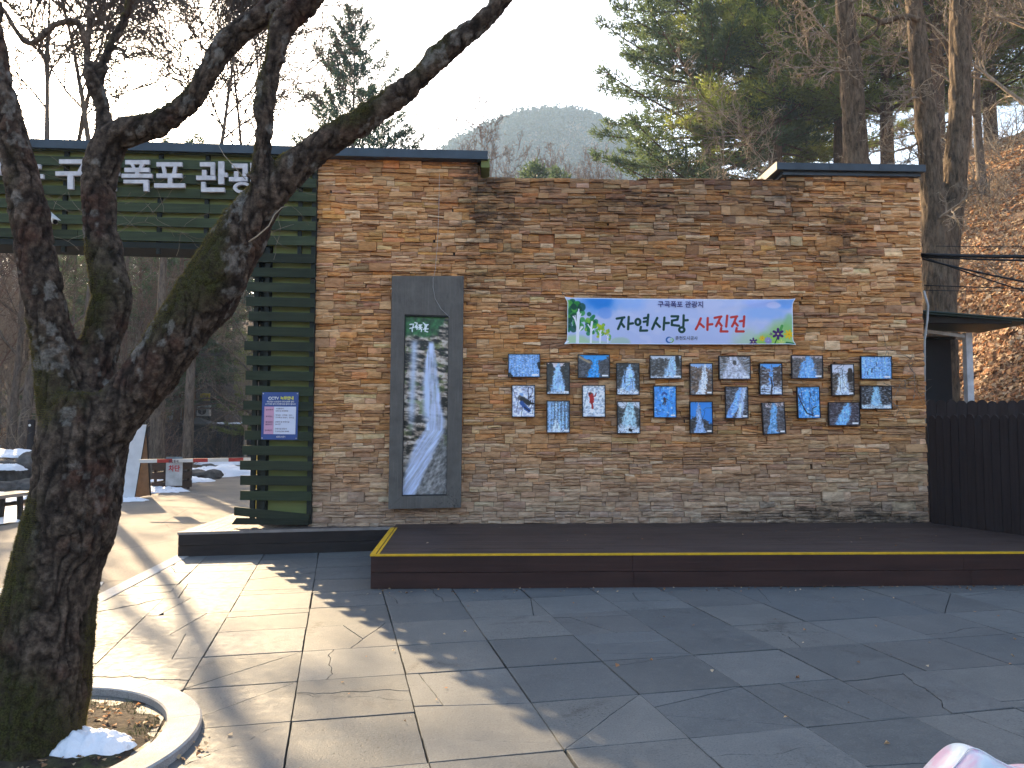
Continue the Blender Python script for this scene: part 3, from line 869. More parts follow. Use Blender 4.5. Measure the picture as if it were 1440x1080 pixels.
# name, centre px, landscape?, tilt, painter spec, label
def scene_img(sp, land, seed):
    nr, nc = (46, 62) if land else (62, 46)
    nr, nc = int(nr * 1.3), int(nc * 1.3)
    asp = nc / nr
    u, v = np.meshgrid(np.linspace(0, 1, nc), np.linspace(0, 1, nr)); X, Z = u * asp * 10, v * 10
    a = fbm(X * .8, Z * .8, seed=seed); b = fbm(X * 1.5, Z * 2.2, seed=seed + 5, o=3); c = fbm(X * 2.2, Z * .5, seed=seed + 9, o=3); f = fbm(X * 4, Z * 4, seed=seed + 3, o=2)
    rock = np.array(sp.get('rock', (.20, .19, .19)))
    img = rock[None, None] * (0.35 + 1.5 * b)[..., None]
    img = mixi(img, sstep(.50, .70, fbm(X * 1.1, Z * 2.8, seed=seed + 31, o=3)) * sp.get('snow', .6) * .9, (.68, .73, .80))
    if 'sky' in sp:
        sc_, lv = sp['sky']; bound = lv + sp.get('vee', 0) * np.abs(u - sp.get('vx', .5)) + (a - .5) * .25 + (f - .5) * .14
        img = mixi(img, sstep(bound, bound + .03, v), sc_)
    for cs, ws, colr in sp.get('ice', []):
        vs_ = np.linspace(0, 1, len(cs)); cc = np.interp(v, vs_, cs); ww = np.interp(v, vs_, ws)
        m = 1 - sstep(ww * .85, ww * 1.12 + .01, np.abs(u - cc) + (b - .5) * .20 + (f - .5) * .08)
        col = np.array(colr)[None, None] * (0.72 + .55 * c)[..., None]
        col = mixi(col, sstep(.6, .8, b) * .7, (.92, .96, 1.0)); col = mixi(col, sstep(.38, .26, b) * .6, tuple(x * .5 for x in colr))
        img = mixi(img, m, col)
    if 'floor' in sp:
        lv, colr = sp['floor']; m = sstep(lv + .06, lv - .06, v + (a - .5) * .25)
        col = np.array(colr)[None, None] * (.65 + .6 * b)[..., None]; img = mixi(img, m, col); img = mixi(img, m * sstep(.66, .74, f), (.12, .13, .16))
    for st in sp.get('strokes', []):
        pts, wd, colr = st; dm = 9 + 0 * u
        for p, q in zip(pts[:-1], pts[1:]): dm = np.minimum(dm, seg(u * asp, v, (p[0] * asp, p[1]), (q[0] * asp, q[1])))
        img = mixi(img, sstep(wd * 1.15, wd * .75, dm + (f - .5) * wd * .5), colr)
    if sp.get('label', True):
        img = mixi(img, ((u > .76) & (u < .97) & (v > .035) & (v < (.11 if land else .085))) * 1.0, (.96, .97, .98))
    return img * sp.get('gain', 1.06)
BL = (.42, .66, .95); PB = (.62, .78, .95); DB = (.12, .48, .86); WH = (.86, .90, .95); LB = (.50, .68, .90)
def branches(seed, col=(.08, .07, .07), n=14, w=.006):
    r = random.Random(seed); out = []
    for k in range(n):
        x, y = r.uniform(.0, 1), r.choice([r.uniform(.6, 1), r.uniform(.3, .6)]); pts = [(x, y)]
        a = r.uniform(-2.6, -.5) if r.random() < .5 else r.uniform(.5, 2.6)
        for i in range(5): a += r.uniform(-.5, .5); x += .09 * math.cos(a); y += .08 * math.sin(a); pts.append((x, y))
        out.append((pts, w, col))
    return out
POST = [
 (737, 514, 1, 0, dict(ice=[([.5, .5, .5], [.60, .55, .55], LB)], rock=(.12, .12, .14), strokes=[([(.97, .6), (1.0, .4)], .07, (.05, .05, .06)), ([(.02, .1), (.08, .02)], .08, (.05, .05, .06))]), 'landscape photo filled with pale blue icicles, leftmost of the upper row'),
 (785, 532, 0, 0, dict(sky=((.88, .84, .86), .80), vee=.5, ice=[([.5, .5, .48, .47, .5], [.34, .32, .22, .14, .03], PB)], rock=(.16, .16, .16), snow=.2, floor=(.06, WH)), 'portrait photo of a pale ice fall widening between two dark cliffs under white sky'),
 (835, 515, 1, 0, dict(sky=((.16, .60, .90), .60), vee=.75, vx=.55, ice=[([.48, .52, .55, .56], [.22, .14, .07, .02], (.15, .62, .95))], rock=(.24, .24, .26), snow=.15, strokes=[([(.03, .93), (.15, .82), (.36, .68)], .05, (.62, .54, .42))]), 'landscape photo of turquoise ice between grey crags under vivid blue sky'),
 (883, 533, 0, 0, dict(ice=[([.5, .5, .52, .55, .6], [.42, .34, .28, .2, .0], PB)], rock=(.16, .17, .18), snow=.5, floor=(.16, (.85, .9, .97)), strokes=branches(4)), 'portrait photo of a rounded ice dome below bare dark trees, snow in front'),
 (936, 516, 1, 0, dict(sky=((.80, .83, .88), .84), ice=[([.62, .66, .72, .75], [.20, .17, .11, .04], (.66, .80, .93))], rock=(.26, .25, .24), snow=.55, floor=(.06, WH), strokes=[([(.88, .95), (.9, .6)], .09, (.10, .10, .10))]), 'landscape photo of layered dark rock with white ice at its right side'),
 (986, 533, 0, 0, dict(sky=((.60, .74, .92), .86), ice=[([.46, .56, .62, .66, .7], [.22, .17, .15, .10, .02], (.90, .93, .98))], rock=(.36, .29, .24), snow=.55), 'portrait photo of a white ice streak through brown sunlit rock'),
 (1033, 517, 1, 0, dict(rock=(.42, .40, .39), snow=.95, ice=[([.55, .5, .45], [.5, .28, .1], (.76, .77, .82))], strokes=[([(.5, .75), (.5, .7)], .09, (.28, .27, .26)), ([(.15, .8), (.17, .76)], .07, (.33, .31, .30))]), 'washed-out grey landscape photo of a snowy thicket'),
 (1084, 533, 0, 0, dict(sky=((.35, .66, .95), .78), vee=.3, ice=[([.47, .48, .5, .5], [.10, .09, .07, .03], BL)], rock=(.26, .23, .22), snow=.8, floor=(.30, (.78, .84, .93)), strokes=[([(.5, .02), (.55, .3), (.5, .55)], .03, (.2, .2, .22)), ([(.05, .16), (.4, .14)], .012, (.15, .13, .12)), ([(.05, .09), (.4, .07)], .012, (.15, .13, .12))]), 'portrait photo of a snowy railed path leading to a narrow gorge'),
 (1135, 516, 1, 0, dict(sky=((.80, .74, .74), .88), ice=[([.52, .52, .53, .55], [.34, .26, .20, .04], (.45, .70, .95))], rock=(.30, .28, .27), snow=.35), 'landscape photo of a broad light blue ice cone on grey rock'),
 (1185, 534, 0, 0, dict(sky=((.82, .83, .88), .72), ice=[([.5, .5, .5, .5], [.36, .26, .17, .0], (.80, .86, .93))], rock=(.28, .25, .22), snow=.5, strokes=branches(9) + [([(.85, .8), (.85, .5)], .09, (.15, .14, .13))]), 'portrait photo of small white ice mound in a bare forest under pale sky'),
 (1232, 517, 1, 0, dict(ice=[([.5, .5, .5], [.7, .7, .7], (.50, .72, .96))], strokes=[([(.35, .3), (.36, .45)], .03, (.10, .16, .34)), ([(.5, .75), (.52, .6)], .02, (.15, .22, .40)), ([(.2, .2), (.22, .3)], .02, (.12, .2, .4))]), 'landscape photo of bulging bright blue ice, rightmost of the upper row'),
 (736, 564, 0, 0, dict(rock=(.78, .80, .90), snow=.9, ice=[], strokes=branches(2, (.12, .12, .25), 16, .008) + [([(.35, .62), (.5, .55)], .08, (.35, .33, .33)), ([(.45, .55), (.65, .48), (.75, .45)], .085, (.10, .11, .13)), ([(.42, .45), (.6, .28), (.75, .2)], .07, (.10, .30, .58)), ([(.7, .45), (.95, .42)], .035, (.06, .06, .08)), ([(.55, .3), (.78, .18)], .02, (.04, .05, .07)), ([(.4, .72), (.45, .7)], .05, (.55, .68, .85))]), 'portrait photo of a blue and black shape among snowy branches'),
 (785, 586, 0, 0, dict(rock=(.28, .34, .40), snow=.2, ice=[([.1, .1], [.06, .09], PB), ([.25, .26], [.05, .03], PB), ([.4, .42], [.055, .03], PB), ([.56, .55], [.05, .035], PB), ([.72, .71], [.05, .03], PB), ([.88, .86], [.04, .03], PB), ([.4, .4, .4, .4, .4], [.28, .12, .0, .0, .0], (.78, .85, .92))], floor=(.08, WH)), 'portrait photo of hanging icicles above a snow mound'),
 (835, 564, 0, 0, dict(rock=(.80, .83, .87), snow=.9, strokes=[([(.0, .2), (.25, .9)], .012, (.55, .6, .66)), ([(.34, .72), (.42, .62), (.40, .48)], .075, (.70, .08, .08)), ([(.40, .48), (.43, .36), (.44, .27)], .034, (.62, .08, .10)), ([(.44, .66), (.56, .66), (.60, .74)], .022, (.55, .07, .10)), ([(.30, .72), (.36, .76)], .035, (.25, .06, .07))]), 'portrait photo of a climber in red on white ice'),
 (884, 587, 0, 0, dict(sky=((.86, .88, .92), .84), ice=[([.5, .5, .54, .58], [.36, .32, .24, .10], (.70, .84, .90))], rock=(.20, .21, .21), snow=.45, floor=(.22, (.84, .89, .95)), strokes=[([(.55, .1), (.6, .08)], .05, (.06, .06, .07))] + branches(12, n=6)), 'portrait photo of greenish icefall over snow-covered boulders'),
 (935, 565, 0, 0, dict(rock=(.20, .52, .88), snow=.0, ice=[([.5, .5], [.7, .7], (.26, .60, .94))], strokes=[([(.38, .74), (.46, .80), (.58, .74)], .035, (.16, .33, .60)), ([(.48, .60), (.50, .52)], .045, (.18, .14, .18)), ([(.46, .5), (.40, .42)], .02, (.14, .12, .16)), ([(.52, .5), (.50, .40)], .02, (.14, .12, .16)), ([(.52, .6), (.62, .58)], .018, (.16, .13, .16))]), 'portrait photo of a small dark climber on deep blue ice'),
 (986, 587, 0, 0, dict(sky=((.20, .55, .88), .52), vee=-.3, vx=.3, ice=[([.45, .42, .40, .38], [.28, .14, .09, .04], (.60, .72, .88))], rock=(.17, .18, .19), snow=.35, strokes=branches(21, n=9, w=.006)), 'portrait photo of dark cliff beneath clear blue sky and bare branches'),
 (1036, 566, 0, 0, dict(ice=[([.12, .32, .52, .62, .72], [.16, .22, .20, .17, .10], (.50, .70, .98)), ([.6, .85], [.14, .10], (.74, .82, .95))], rock=(.24, .24, .26), snow=.6), 'portrait photo of violet-blue ice running diagonally up to the right'),
 (1088, 588, 0, .045, dict(sky=((.82, .76, .76), .92), ice=[([.42, .44, .50, .52, .55], [.26, .17, .15, .16, .05], (.46, .70, .90))], rock=(.27, .26, .27), snow=.4), 'slightly crooked portrait photo of a slender light blue icefall'),
 (1137, 566, 0, .02, dict(ice=[([.5, .5], [.65, .65], (.34, .66, .95))], rock=(.1, .2, .3), strokes=[([(.04, .75), (.15, .5), (.4, .15), (.7, .06)], .022, (.05, .06, .10)), ([(.4, .15), (.25, .3)], .01, (.05, .06, .1)), ([(.68, .08), (.66, .3), (.85, .36)], .014, (.05, .06, .1))] + branches(6, (.10, .20, .36), 18, .007)), 'portrait photo of bright blue ice seen through a bent black bough'),
 (1187, 582, 1, 0, dict(ice=[([.38, .46, .54, .60, .62], [.17, .20, .17, .13, .04], (.50, .74, .96))], rock=(.23, .22, .25), snow=.45), 'landscape photo of leaning blue icefall on dark ledges, lowest at the right end'),
 (1232, 559, 1, 0, dict(ice=[([.48, .50, .50, .50, .5], [.22, .17, .14, .10, .05], (.58, .78, .92))], rock=(.18, .20, .21), snow=.75, floor=(.16, (.80, .88, .94)), strokes=[([(.8, .95), (.98, .7)], .012, (.05, .05, .06))]), 'landscape photo of thin blue fall among snow-striped rocks, rightmost of the lower row'),
]
M_FRAME = plain('black_frame', (.010, .009, .012), .4, 0, .2)
for k, (px, py, land, rot, sp, lab) in enumerate(POST):
    yp = D - .062
    c = W(px, py, yp); w, h = ((.432, .318) if land else (.312, .432))
    fr = empty('framed_photo', (c.x, yp, c.z)); fr['label'] = lab; fr['category'] = 'photo'; fr['group'] = 'small framed waterfall photos on the stone wall'
    mb = MB(); Mx = Matrix.Rotation(-rot, 4, 'Y'); f = .010
    hw, hh = w / 2, h / 2
    for (a0_, a1_, b0_, b1_) in ((-hw, hw, hh - f, hh), (-hw, hw, -hh, -hh + f), (-hw, -hw + f, -hh + f, hh - f), (hw - f, hw, -hh + f, hh - f)):
        mb.box(a0_, a1_, -.014, .022, b0_, b1_, None, Mx)
    mb.box(-hw + f, hw - f, .0, .018, -hh + f, hh - f, None, Mx)
    o = mb.build('frame', M_FRAME, fr)
    img = scene_img(sp, land, 100 + k * 7)
    grid_print('photo_print', 0, 0, w - 2 * f, h - 2 * f, -.004, img, M_PRINT, fr, rot)

# ---- the big waterfall picture in its grey concrete-like surround
wf = empty('waterfall_panel', (W(600, 550, D).x, D, ST)); tag(wf, 'tall waterfall picture in a broad grey cement surround', 'picture')
yw = D - .14
oq = [W(551, 388, yw), W(652, 388, yw), W(648, 714, yw), W(546, 716, yw)]
iq = [W(569, 442, yw), W(631, 444, yw), W(628, 697, yw), W(565, 698, yw)]
mb = MB(); 
def P2(v): return (v.x, v.z)
for a in range(4):
    b = (a + 1) % 4
    mb.prism([P2(oq[a]), P2(oq[b]), P2(iq[b]), P2(iq[a])][::-1], yw, D + .04)
t = NT('grey_cement'); v = t.coord(); n1 = t.noise(v, 5, 6, .7); n2 = t.noise(t.coord('Object', (60, 60, 3)), 1, 4, .6); n3 = t.noise(v, 30, 5, .7)
c = t.mix(t.ramp(n1, [(.3, 0), (.7, 1)]), (.088, .080, .070), (.140, .128, .112)); c = t.mix(t.ramp(n2, [(.5, 0), (.75, .4)]), c, (.19, .178, .16))
X, Y, Z = t.xyz(v)
mr = t.n('ShaderNodeMapRange'); t.put(mr.inputs[0], Z); mr.inputs[1].default_value = .95; mr.inputs[2].default_value = .55
spk = t.math('MULTIPLY', t.ramp(n3, [(.56, 0), (.62, 1)]), mr.outputs[0])
mr2 = t.n('ShaderNodeMapRange'); t.put(mr2.inputs[0], X); mr2.inputs[1].default_value = W(600, 600, yw).x; mr2.inputs[2].default_value = W(640, 600, yw).x
c = t.mix(t.math('MULTIPLY', spk, mr2.outputs[0]), c, (.015, .014, .012))
M_CEM = t.bsdf(c, .85, t.math('ADD', n3, n2), .35, .004)
mb.build('cement_surround', M_CEM, wf, bevel=.004)
mb = MB()
for a in range(4):
    b = (a + 1) % 4; ce = sum((Vector(v) for v in iq), Vector()) / 4
    ins = [iq[a] + (ce - iq[a]).normalized() * .0, iq[b], ce * .03 + iq[b] * .97, ce * .03 + iq[a] * .97]
    mb.prism([P2(iq[a]), P2(iq[b]), (iq[b].x * .985 + ce.x * .015, iq[b].z * .988 + ce.z * .012), (iq[a].x * .985 + ce.x * .015, iq[a].z * .988 + ce.z * .012)][::-1], yw + .02, yw + .075)
mb.build('inner_frame', M_FRAME, wf)
nr, nc = 420, 110
u, v = np.meshgrid(np.linspace(0, 1, nc), np.linspace(0, 1, nr)); X, Z = u * 4, v * 16
def rot_fbm(ang, sx, sz, seed, o=4): ca, sa = math.cos(ang), math.sin(ang); return fbm((X * ca - Z * sa) * sx, (X * sa + Z * ca) * sz, seed=seed, o=o)
r1 = rot_fbm(.12, 1.6, 4.2, 5, 5); r2 = fbm(X * 5, Z * 5, seed=77, o=3); 
img = np.array((.58, .52, .46))[None, None] * (.25 + 1.25 * sstep(.3, .72, r1))[..., None] * (.65 + .7 * r2)[..., None]
img = mixi(img, sstep(.58, .62, r1) * sstep(.42, .5, r2) * .8, (.82, .78, .74))
img = mixi(img, sstep(.42, .36, r1) * .8, (.08, .08, .07))
low = sstep(.34, .2, v) ; r3 = rot_fbm(-.9, 3.2, 5.5, 15, 5)
img = mixi(img, sstep(.40, .15, v - (u - .5) * .25) * .9, np.array((.55, .55, .55))[None, None] * (.3 + 1.2 * r3)[..., None])
img = mixi(img, sstep(.57, .7, fbm(X * 1.8, Z * 1.8, seed=41)) * sstep(.2, .4, v) * .55, (.30, .38, .14))
gtop = sstep(.855, .90, v + (fbm(X * 1.6, Z * 1.6, seed=8) - .5) * .09 - sstep(.55, 1, u) * .11)
img = mixi(img, gtop, np.array((.16, .38, .20))[None, None] * (.35 + 1.3 * fbm(X * 3.2, Z * 3.2, seed=19))[..., None])
# water: keyed by height
hv = [0, .06, .13, .22, .30, .36, .42, .50, .60, .70, .78, .85]
cu_ = [.12, .20, .28, .42, .56, .70, .74, .66, .62, .60, .60, .60]
wu_ = [.14, .18, .21, .25, .26, .22, .19, .19, .17, .15, .10, .06]
cc = np.interp(v, hv, cu_); ww = np.interp(v, hv, wu_)
stq = rot_fbm(0, 5.0, .45, 23, 4); stq2 = rot_fbm(.62, 4.5, .55, 29, 4); st_ = np.where(v > .36, stq, stq2 * .5 + rot_fbm(.62, 9, .8, 4, 3) * .5)
m = sstep(ww * 1.18 + .02, ww * .72, np.abs(u - cc) + (r2 - .5) * .05) * sstep(.865, .84, v)
wc = np.array((.78, .83, .95))[None, None] * (.80 + .40 * st_)[..., None]
img = mixi(img, m * np.clip(.85 + .7 * (st_ - .45), .25, 1), wc)
m2 = np.exp(-((u - (.22 - .1 * (.86 - v))) / .085) ** 2) * sstep(.88, .84, v) * sstep(.30, .48, v); img = mixi(img, m2 * .8, (.78, .84, .94))
m3 = np.exp(-((u - .50) / .11) ** 2) * sstep(.74, .62, v) * sstep(.36, .46, v); img = mixi(img, m3 * .62 * (.5 + st_), (.76, .83, .94))
# brushed white title, top left of the picture
def tit(px_, py_): return ((px_ - 90) / 550.0 , 1 - (py_ - 40) / 2260.0)
strk = [[(150, 155), (195, 150), (188, 195)], [(150, 205), (200, 192)], [(178, 200), (182, 245)], [(212, 130), (240, 138), (236, 165)], [(224, 165), (226, 180)], [(214, 185), (246, 180)], [(226, 195), (244, 196), (240, 215)],
        [(262, 160), (300, 155)], [(270, 165), (272, 185)], [(288, 162), (286, 185)], [(258, 192), (304, 188)], [(280, 190), (282, 205)], [(264, 212), (298, 208), (294, 242)],
        [(318, 130), (340, 148)], [(335, 155), (380, 152)], [(345, 160), (336, 200)], [(364, 158), (350, 200)], [(320, 212), (378, 205)], [(345, 200), (342, 235), (375, 244)]]
asp = nr / nc * 1.0
for s_ in strk:
    for p, q in zip(s_[:-1], s_[1:]):
        p, q = tit(*p), tit(*q); dm = seg(u, v * 4.1, (p[0], p[1] * 4.1), (q[0], q[1] * 4.1)); img = mixi(img, sstep(.016, .009, dm), (.95, .97, .98))
i4 = [iq[k] for k in range(4)]
idx = np.arange(nr * nc).reshape(nr, nc)
bl, br, tr, tl = i4[3], i4[2], i4[1], i4[0]
PX = (bl.x * (1 - u) + br.x * u) * (1 - v) + (tl.x * (1 - u) + tr.x * u) * v
PZ = (bl.z * (1 - u) + br.z * u) * (1 - v) + (tl.z * (1 - u) + tr.z * u) * v
V = np.stack([PX, np.full_like(PX, yw + .078), PZ], -1).reshape(-1, 3)
Fq = np.stack([idx[:-1, :-1], idx[:-1, 1:], idx[1:, 1:], idx[1:, :-1]], -1).reshape(-1, 4)
cimg = np.clip(img, 0, 1).reshape(-1, 3); cimg = np.where(cimg <= .04045, cimg / 12.92, ((cimg + .055) / 1.055) ** 2.4)
mesh_np('waterfall_print', V, Fq, M_PRINT, wf, True, cimg)
rebase(wf)
# thin wire that drops down the wall to the picture
mb = MB(); y0 = D - .085
pp = [W(*p, y0) for p in ((618, 244), (617, 300), (615, 345), (612, 380))] + [W(*p, yw - .01) for p in ((609, 392), (609, 404), (612, 420), (620, 434), (632, 446))]
mb.tube(pp, .0028, 5); tag(mb.build('lamp_wire', plain('grey_wire', (.35, .34, .32), .5)), 'thin grey wire hanging down the stone wall to the waterfall picture', 'wire')

# ---- banner
ban = empty('fabric_banner', (W(956, 450, D).x, D - .07, W(956, 484, D).z)); tag(ban, 'pale blue fabric banner with green and red Hangul lettering above the small photos', 'banner')
yb = D - .085
bq_ = dict(tl=W(798, 418.5, yb), tr=W(1114.5, 421, yb), br=W(1115.5, 484, yb), bl=W(797.5, 483.2, yb))
nr, nc = 190, 900
u, v = np.meshgrid(np.linspace(0, 1, nc), np.linspace(0, 1, nr))
BXp = 75 + u * (1337 - 75); BYp = 75 + (1 - v) * (332 - 75)      # coordinates in the 4x enlarged banner picture
def bz(fx, fy, seed, o=3): return fbm(BXp * fx, BYp * fy, seed=seed, o=o)
img = np.array((.75, .79, .93))[None, None] * np.ones_like(u)[..., None]
img = mixi(img, sstep(.45, .7, bz(.012, .02, 3)) * .35, (.86, .86, .95))
WOB = bz(.03, .03, 1) - .5
def blob(cx, cy, rx, ry, col, al, soft=.25, wob=.12):
    i0 = max(0, int((cx - rx * 1.4 - 75) / 1262 * nc) - 1); i1 = min(nc, int((cx + rx * 1.4 - 75) / 1262 * nc) + 2)
    d = np.hypot((BXp[:, i0:i1] - cx) / rx, (BYp[:, i0:i1] - cy) / ry) + WOB[:, i0:i1] * wob * 2
    img[:, i0:i1] = mixi(img[:, i0:i1], sstep(1.0, 1.0 - soft, d) * al, col)
blob(240, 95, 160, 100, (.28, .58, .90), .85, .7); blob(260, 85, 90, 60, (.10, .50, .85), .8, .5); blob(420, 85, 130, 85, (.52, .70, .95), .6, .6); blob(285, 160, 45, 40, (.45, .62, .90), .7, .4)
blob(1180, 150, 190, 70, (.55, .72, .95), .7, .7); blob(1300, 95, 90, 50, (.42, .66, .96), .8, .6); blob(1150, 95, 120, 40, (.66, .74, .97), .7, .5); blob(1230, 110, 50, 22, (.82, .83, .98), .8, .4)
blob(1080, 330, 140, 120, (.72, .82, .66), .75, .8); blob(1270, 300, 140, 130, (.62, .80, .45), .85, .6); blob(1200, 320, 120, 70, (.60, .80, .30), .8, .6); blob(1320, 230, 50, 90, (.50, .76, .40), .6, .5)
blob(370, 330, 70, 44, (.70, .80, .72), .85, .3); blob(120, 330, 120, 60, (.70, .84, .60), .8, .5); blob(230, 340, 130, 30, (.74, .86, .70), .8, .5)
rb = random.Random(12)
for cx, cy, rx, ry, n, cols in ((118, 170, 58, 100, 46, [(.05, .45, .25), (.03, .35, .22), (.20, .58, .22), (.02, .27, .20), (.35, .66, .25)]), (82, 210, 26, 90, 18, [(.02, .40, .25), (.02, .30, .2)]),
                             (206, 225, 34, 76, 30, [(.25, .60, .22), (.45, .70, .18), (.10, .50, .28), (.08, .35, .22)]), (258, 255, 28, 55, 24, [(.50, .72, .18), (.70, .78, .10), (.30, .62, .25)]), (300, 285, 18, 38, 16, [(.55, .75, .2), (.72, .75, .12), (.35, .66, .3)])):
    for _ in range(n):
        a, r_ = rb.uniform(0, 6.28), rb.random() ** .6; s = rb.uniform(.28, .5) * min(rx, ry) * .95
        blob(cx + rx * r_ * math.cos(a) * .85, cy + ry * r_ * math.sin(a) * .85, s, s, rb.choice(cols), .8, .25, .05)
def bstroke(pts, w, col, soft=.75):
    global img
    for p, q in zip(pts[:-1], pts[1:]):
        x0, x1 = min(p[0], q[0]) - w * 2, max(p[0], q[0]) + w * 2
        i0 = max(0, int((x0 - 75) / 1262 * nc) - 1); i1 = min(nc, int((x1 - 75) / 1262 * nc) + 2)
        if i1 <= i0: continue
        dm = seg(BXp[:, i0:i1], BYp[:, i0:i1], p, q); img[:, i0:i1] = mixi(img[:, i0:i1], sstep(w * 1.1, w * .85, dm), col)
TW = (.93, .94, .97)
for pts, w in (([(132, 325), (133, 260), (136, 160)], 9), ([(136, 210), (138, 140)], 4), ([(130, 240), (118, 195), (108, 180)], 4), ([(120, 200), (118, 175)], 2.5), ([(138, 195), (150, 165)], 3), ([(138, 265), (160, 238)], 4), ([(148, 250), (152, 235)], 2.5),
               ([(206, 325), (208, 240), (212, 210)], 6), ([(206, 250), (190, 225)], 3), ([(208, 265), (222, 248)], 3), ([(257, 325), (258, 270), (262, 258)], 4.5), ([(258, 278), (248, 258)], 2.2), ([(260, 285), (268, 276)], 2), ([(300, 325), (299, 290)], 3), ([(299, 292), (293, 284)], 1.5), ([(299, 292), (306, 282)], 1.5), ([(76, 325), (84, 320)], 5)):
    bstroke(pts, w, TW)
def flower(cx, cy, r, col, n=6, mid=(.85, .8, .5)):
    for i in range(n):
        a = 6.283 * i / n + .52; bstroke([(cx + r * .25 * math.cos(a), cy + r * .25 * math.sin(a)), (cx + r * .8 * math.cos(a), cy + r * .8 * math.sin(a))], r * .22, col)
    blob(cx, cy, r * .2, r * .2, mid, 1, .3, 0)
bstroke([(1252, 292), (1275, 228)], 8, (.30, .62, .28)); bstroke([(1232, 330), (1250, 290)], 3, (.1, .35, .15)); bstroke([(1300, 325), (1330, 328)], 7, (.05, .42, .25))
flower(1313, 276, 28, (.93, .76, .08), 7, (.85, .6, .1)); flower(1162, 298, 17, (.90, .74, .10), 7, (.8, .55, .1)); flower(1196, 311, 22, (.58, .55, .75), 8, (.7, .7, .85)); flower(1213, 274, 10, (.40, .28, .50), 5)
flower(1252, 273, 34, (.28, .10, .40)); flower(1112, 318, 24, (.30, .14, .42), 6); flower(1270, 325, 20, (.80, .85, .45), 6)
def zc(p): return ((p[0] / 7.2 + 80) * 4, (p[1] / 7.2 + 30) * 4)
GRN, RED = (.04, .24, .20), (.78, .20, .18)
def ell(cx, cy, rx, ry, n=16): return [(cx + rx * math.cos(6.2832 * i / n), cy + ry * math.sin(6.2832 * i / n)) for i in range(n + 1)]
for col, S in ((GRN, [[(52, 126), (128, 113)], [(112, 118), (92, 170), (66, 230)], [(94, 166), (126, 208)], [(172, 108), (166, 232)], [(174, 178), (214, 172)], ell(264, 158, 24, 30),
                      [(368, 84), (358, 190)], [(326, 120), (360, 114)], [(322, 156), (358, 150)], [(294, 208), (288, 246), (356, 244)], [(458, 116), (432, 170), (408, 228)], [(442, 162), (484, 206)],
                      [(530, 112), (522, 234)], [(530, 168), (574, 166)], [(602, 98), (668, 98), (660, 132), (606, 142), (604, 186), (676, 194)], [(724, 88), (720, 196)], [(724, 140), (764, 136)], ell(704, 234, 26, 24)]),
               (RED, [[(896, 118), (872, 180), (846, 228)], [(880, 164), (926, 206)], [(966, 114), (962, 234)], [(966, 182), (1012, 176)], [(1036, 112), (1104, 98)], [(1094, 106), (1074, 150), (1050, 196)], [(1076, 154), (1106, 192)],
                      [(1164, 90), (1152, 200)], [(1102, 216), (1096, 250), (1164, 250)], [(1202, 106), (1264, 96)], [(1254, 104), (1236, 150), (1212, 198)], [(1238, 154), (1268, 190)], [(1336, 96), (1328, 200)], [(1292, 146), (1326, 142)], [(1258, 216), (1252, 250), (1328, 250)]])):
    for s_ in S: bstroke([zc(p) for p in s_], 6.9, col)
# round emblem
for i in range(40):
    a = .9 + 4.4 * i / 40; bstroke([(643 + 17 * math.cos(a), 307 - 15 * math.sin(a)), (643 + 17 * math.cos(a + .12), 307 - 15 * math.sin(a + .12))], 1.5 + 3.2 * math.sin(math.pi * i / 40), (.10, .38, .66))
for i in range(24):
    a = -1.9 + 3.0 * i / 24; bstroke([(650 + 14 * math.cos(a), 308 - 14 * math.sin(a)), (650 + 14 * math.cos(a + .13), 308 - 14 * math.sin(a + .13))], 1 + 2.0 * math.sin(math.pi * i / 24), (.45, .68, .22))
blob(652, 306, 8, 8, (.72, .84, .66), .9, .3, 0); 
edge = np.minimum(np.minimum(BXp - 75, 1337 - BXp), np.minimum(BYp - 75, 332 - BYp)); img = mixi(img, sstep(6, 3, edge) * .85, (.90, .93, .98))
def crease(u, v):        # the cloth pulls towards its corners
    y = .010 * np.sin(v * 3.1) * np.sin(u * 3.14)
    for (cx, cy, a, k, am) in ((1, 1, 2.98, 9, .010), (1, 1, 3.25, 14, .006), (0, 1, -.10, 9, .003), (0, 0, .10, 9, .003), (1, 0, 3.05, 11, .004)):
        dx, dy = (u - cx) * 5, (v - cy); s = dx * math.cos(a) + dy * math.sin(a); t_ = -dx * math.sin(a) + dy * math.cos(a)
        y = y + am * np.exp(-(t_ * k) ** 2) * np.exp(-((s - .6) / .8) ** 2)
    return -y + (fbm(u * 8, v * 3, seed=60, o=2) - .5) * .004
B = bq_
PXb = (B['bl'].x * (1 - u) + B['br'].x * u) * (1 - v) + (B['tl'].x * (1 - u) + B['tr'].x * u) * v
PZb = (B['bl'].z * (1 - u) + B['br'].z * u) * (1 - v) + (B['tl'].z * (1 - u) + B['tr'].z * u) * v - .006 * np.sin(u * 3.14159)
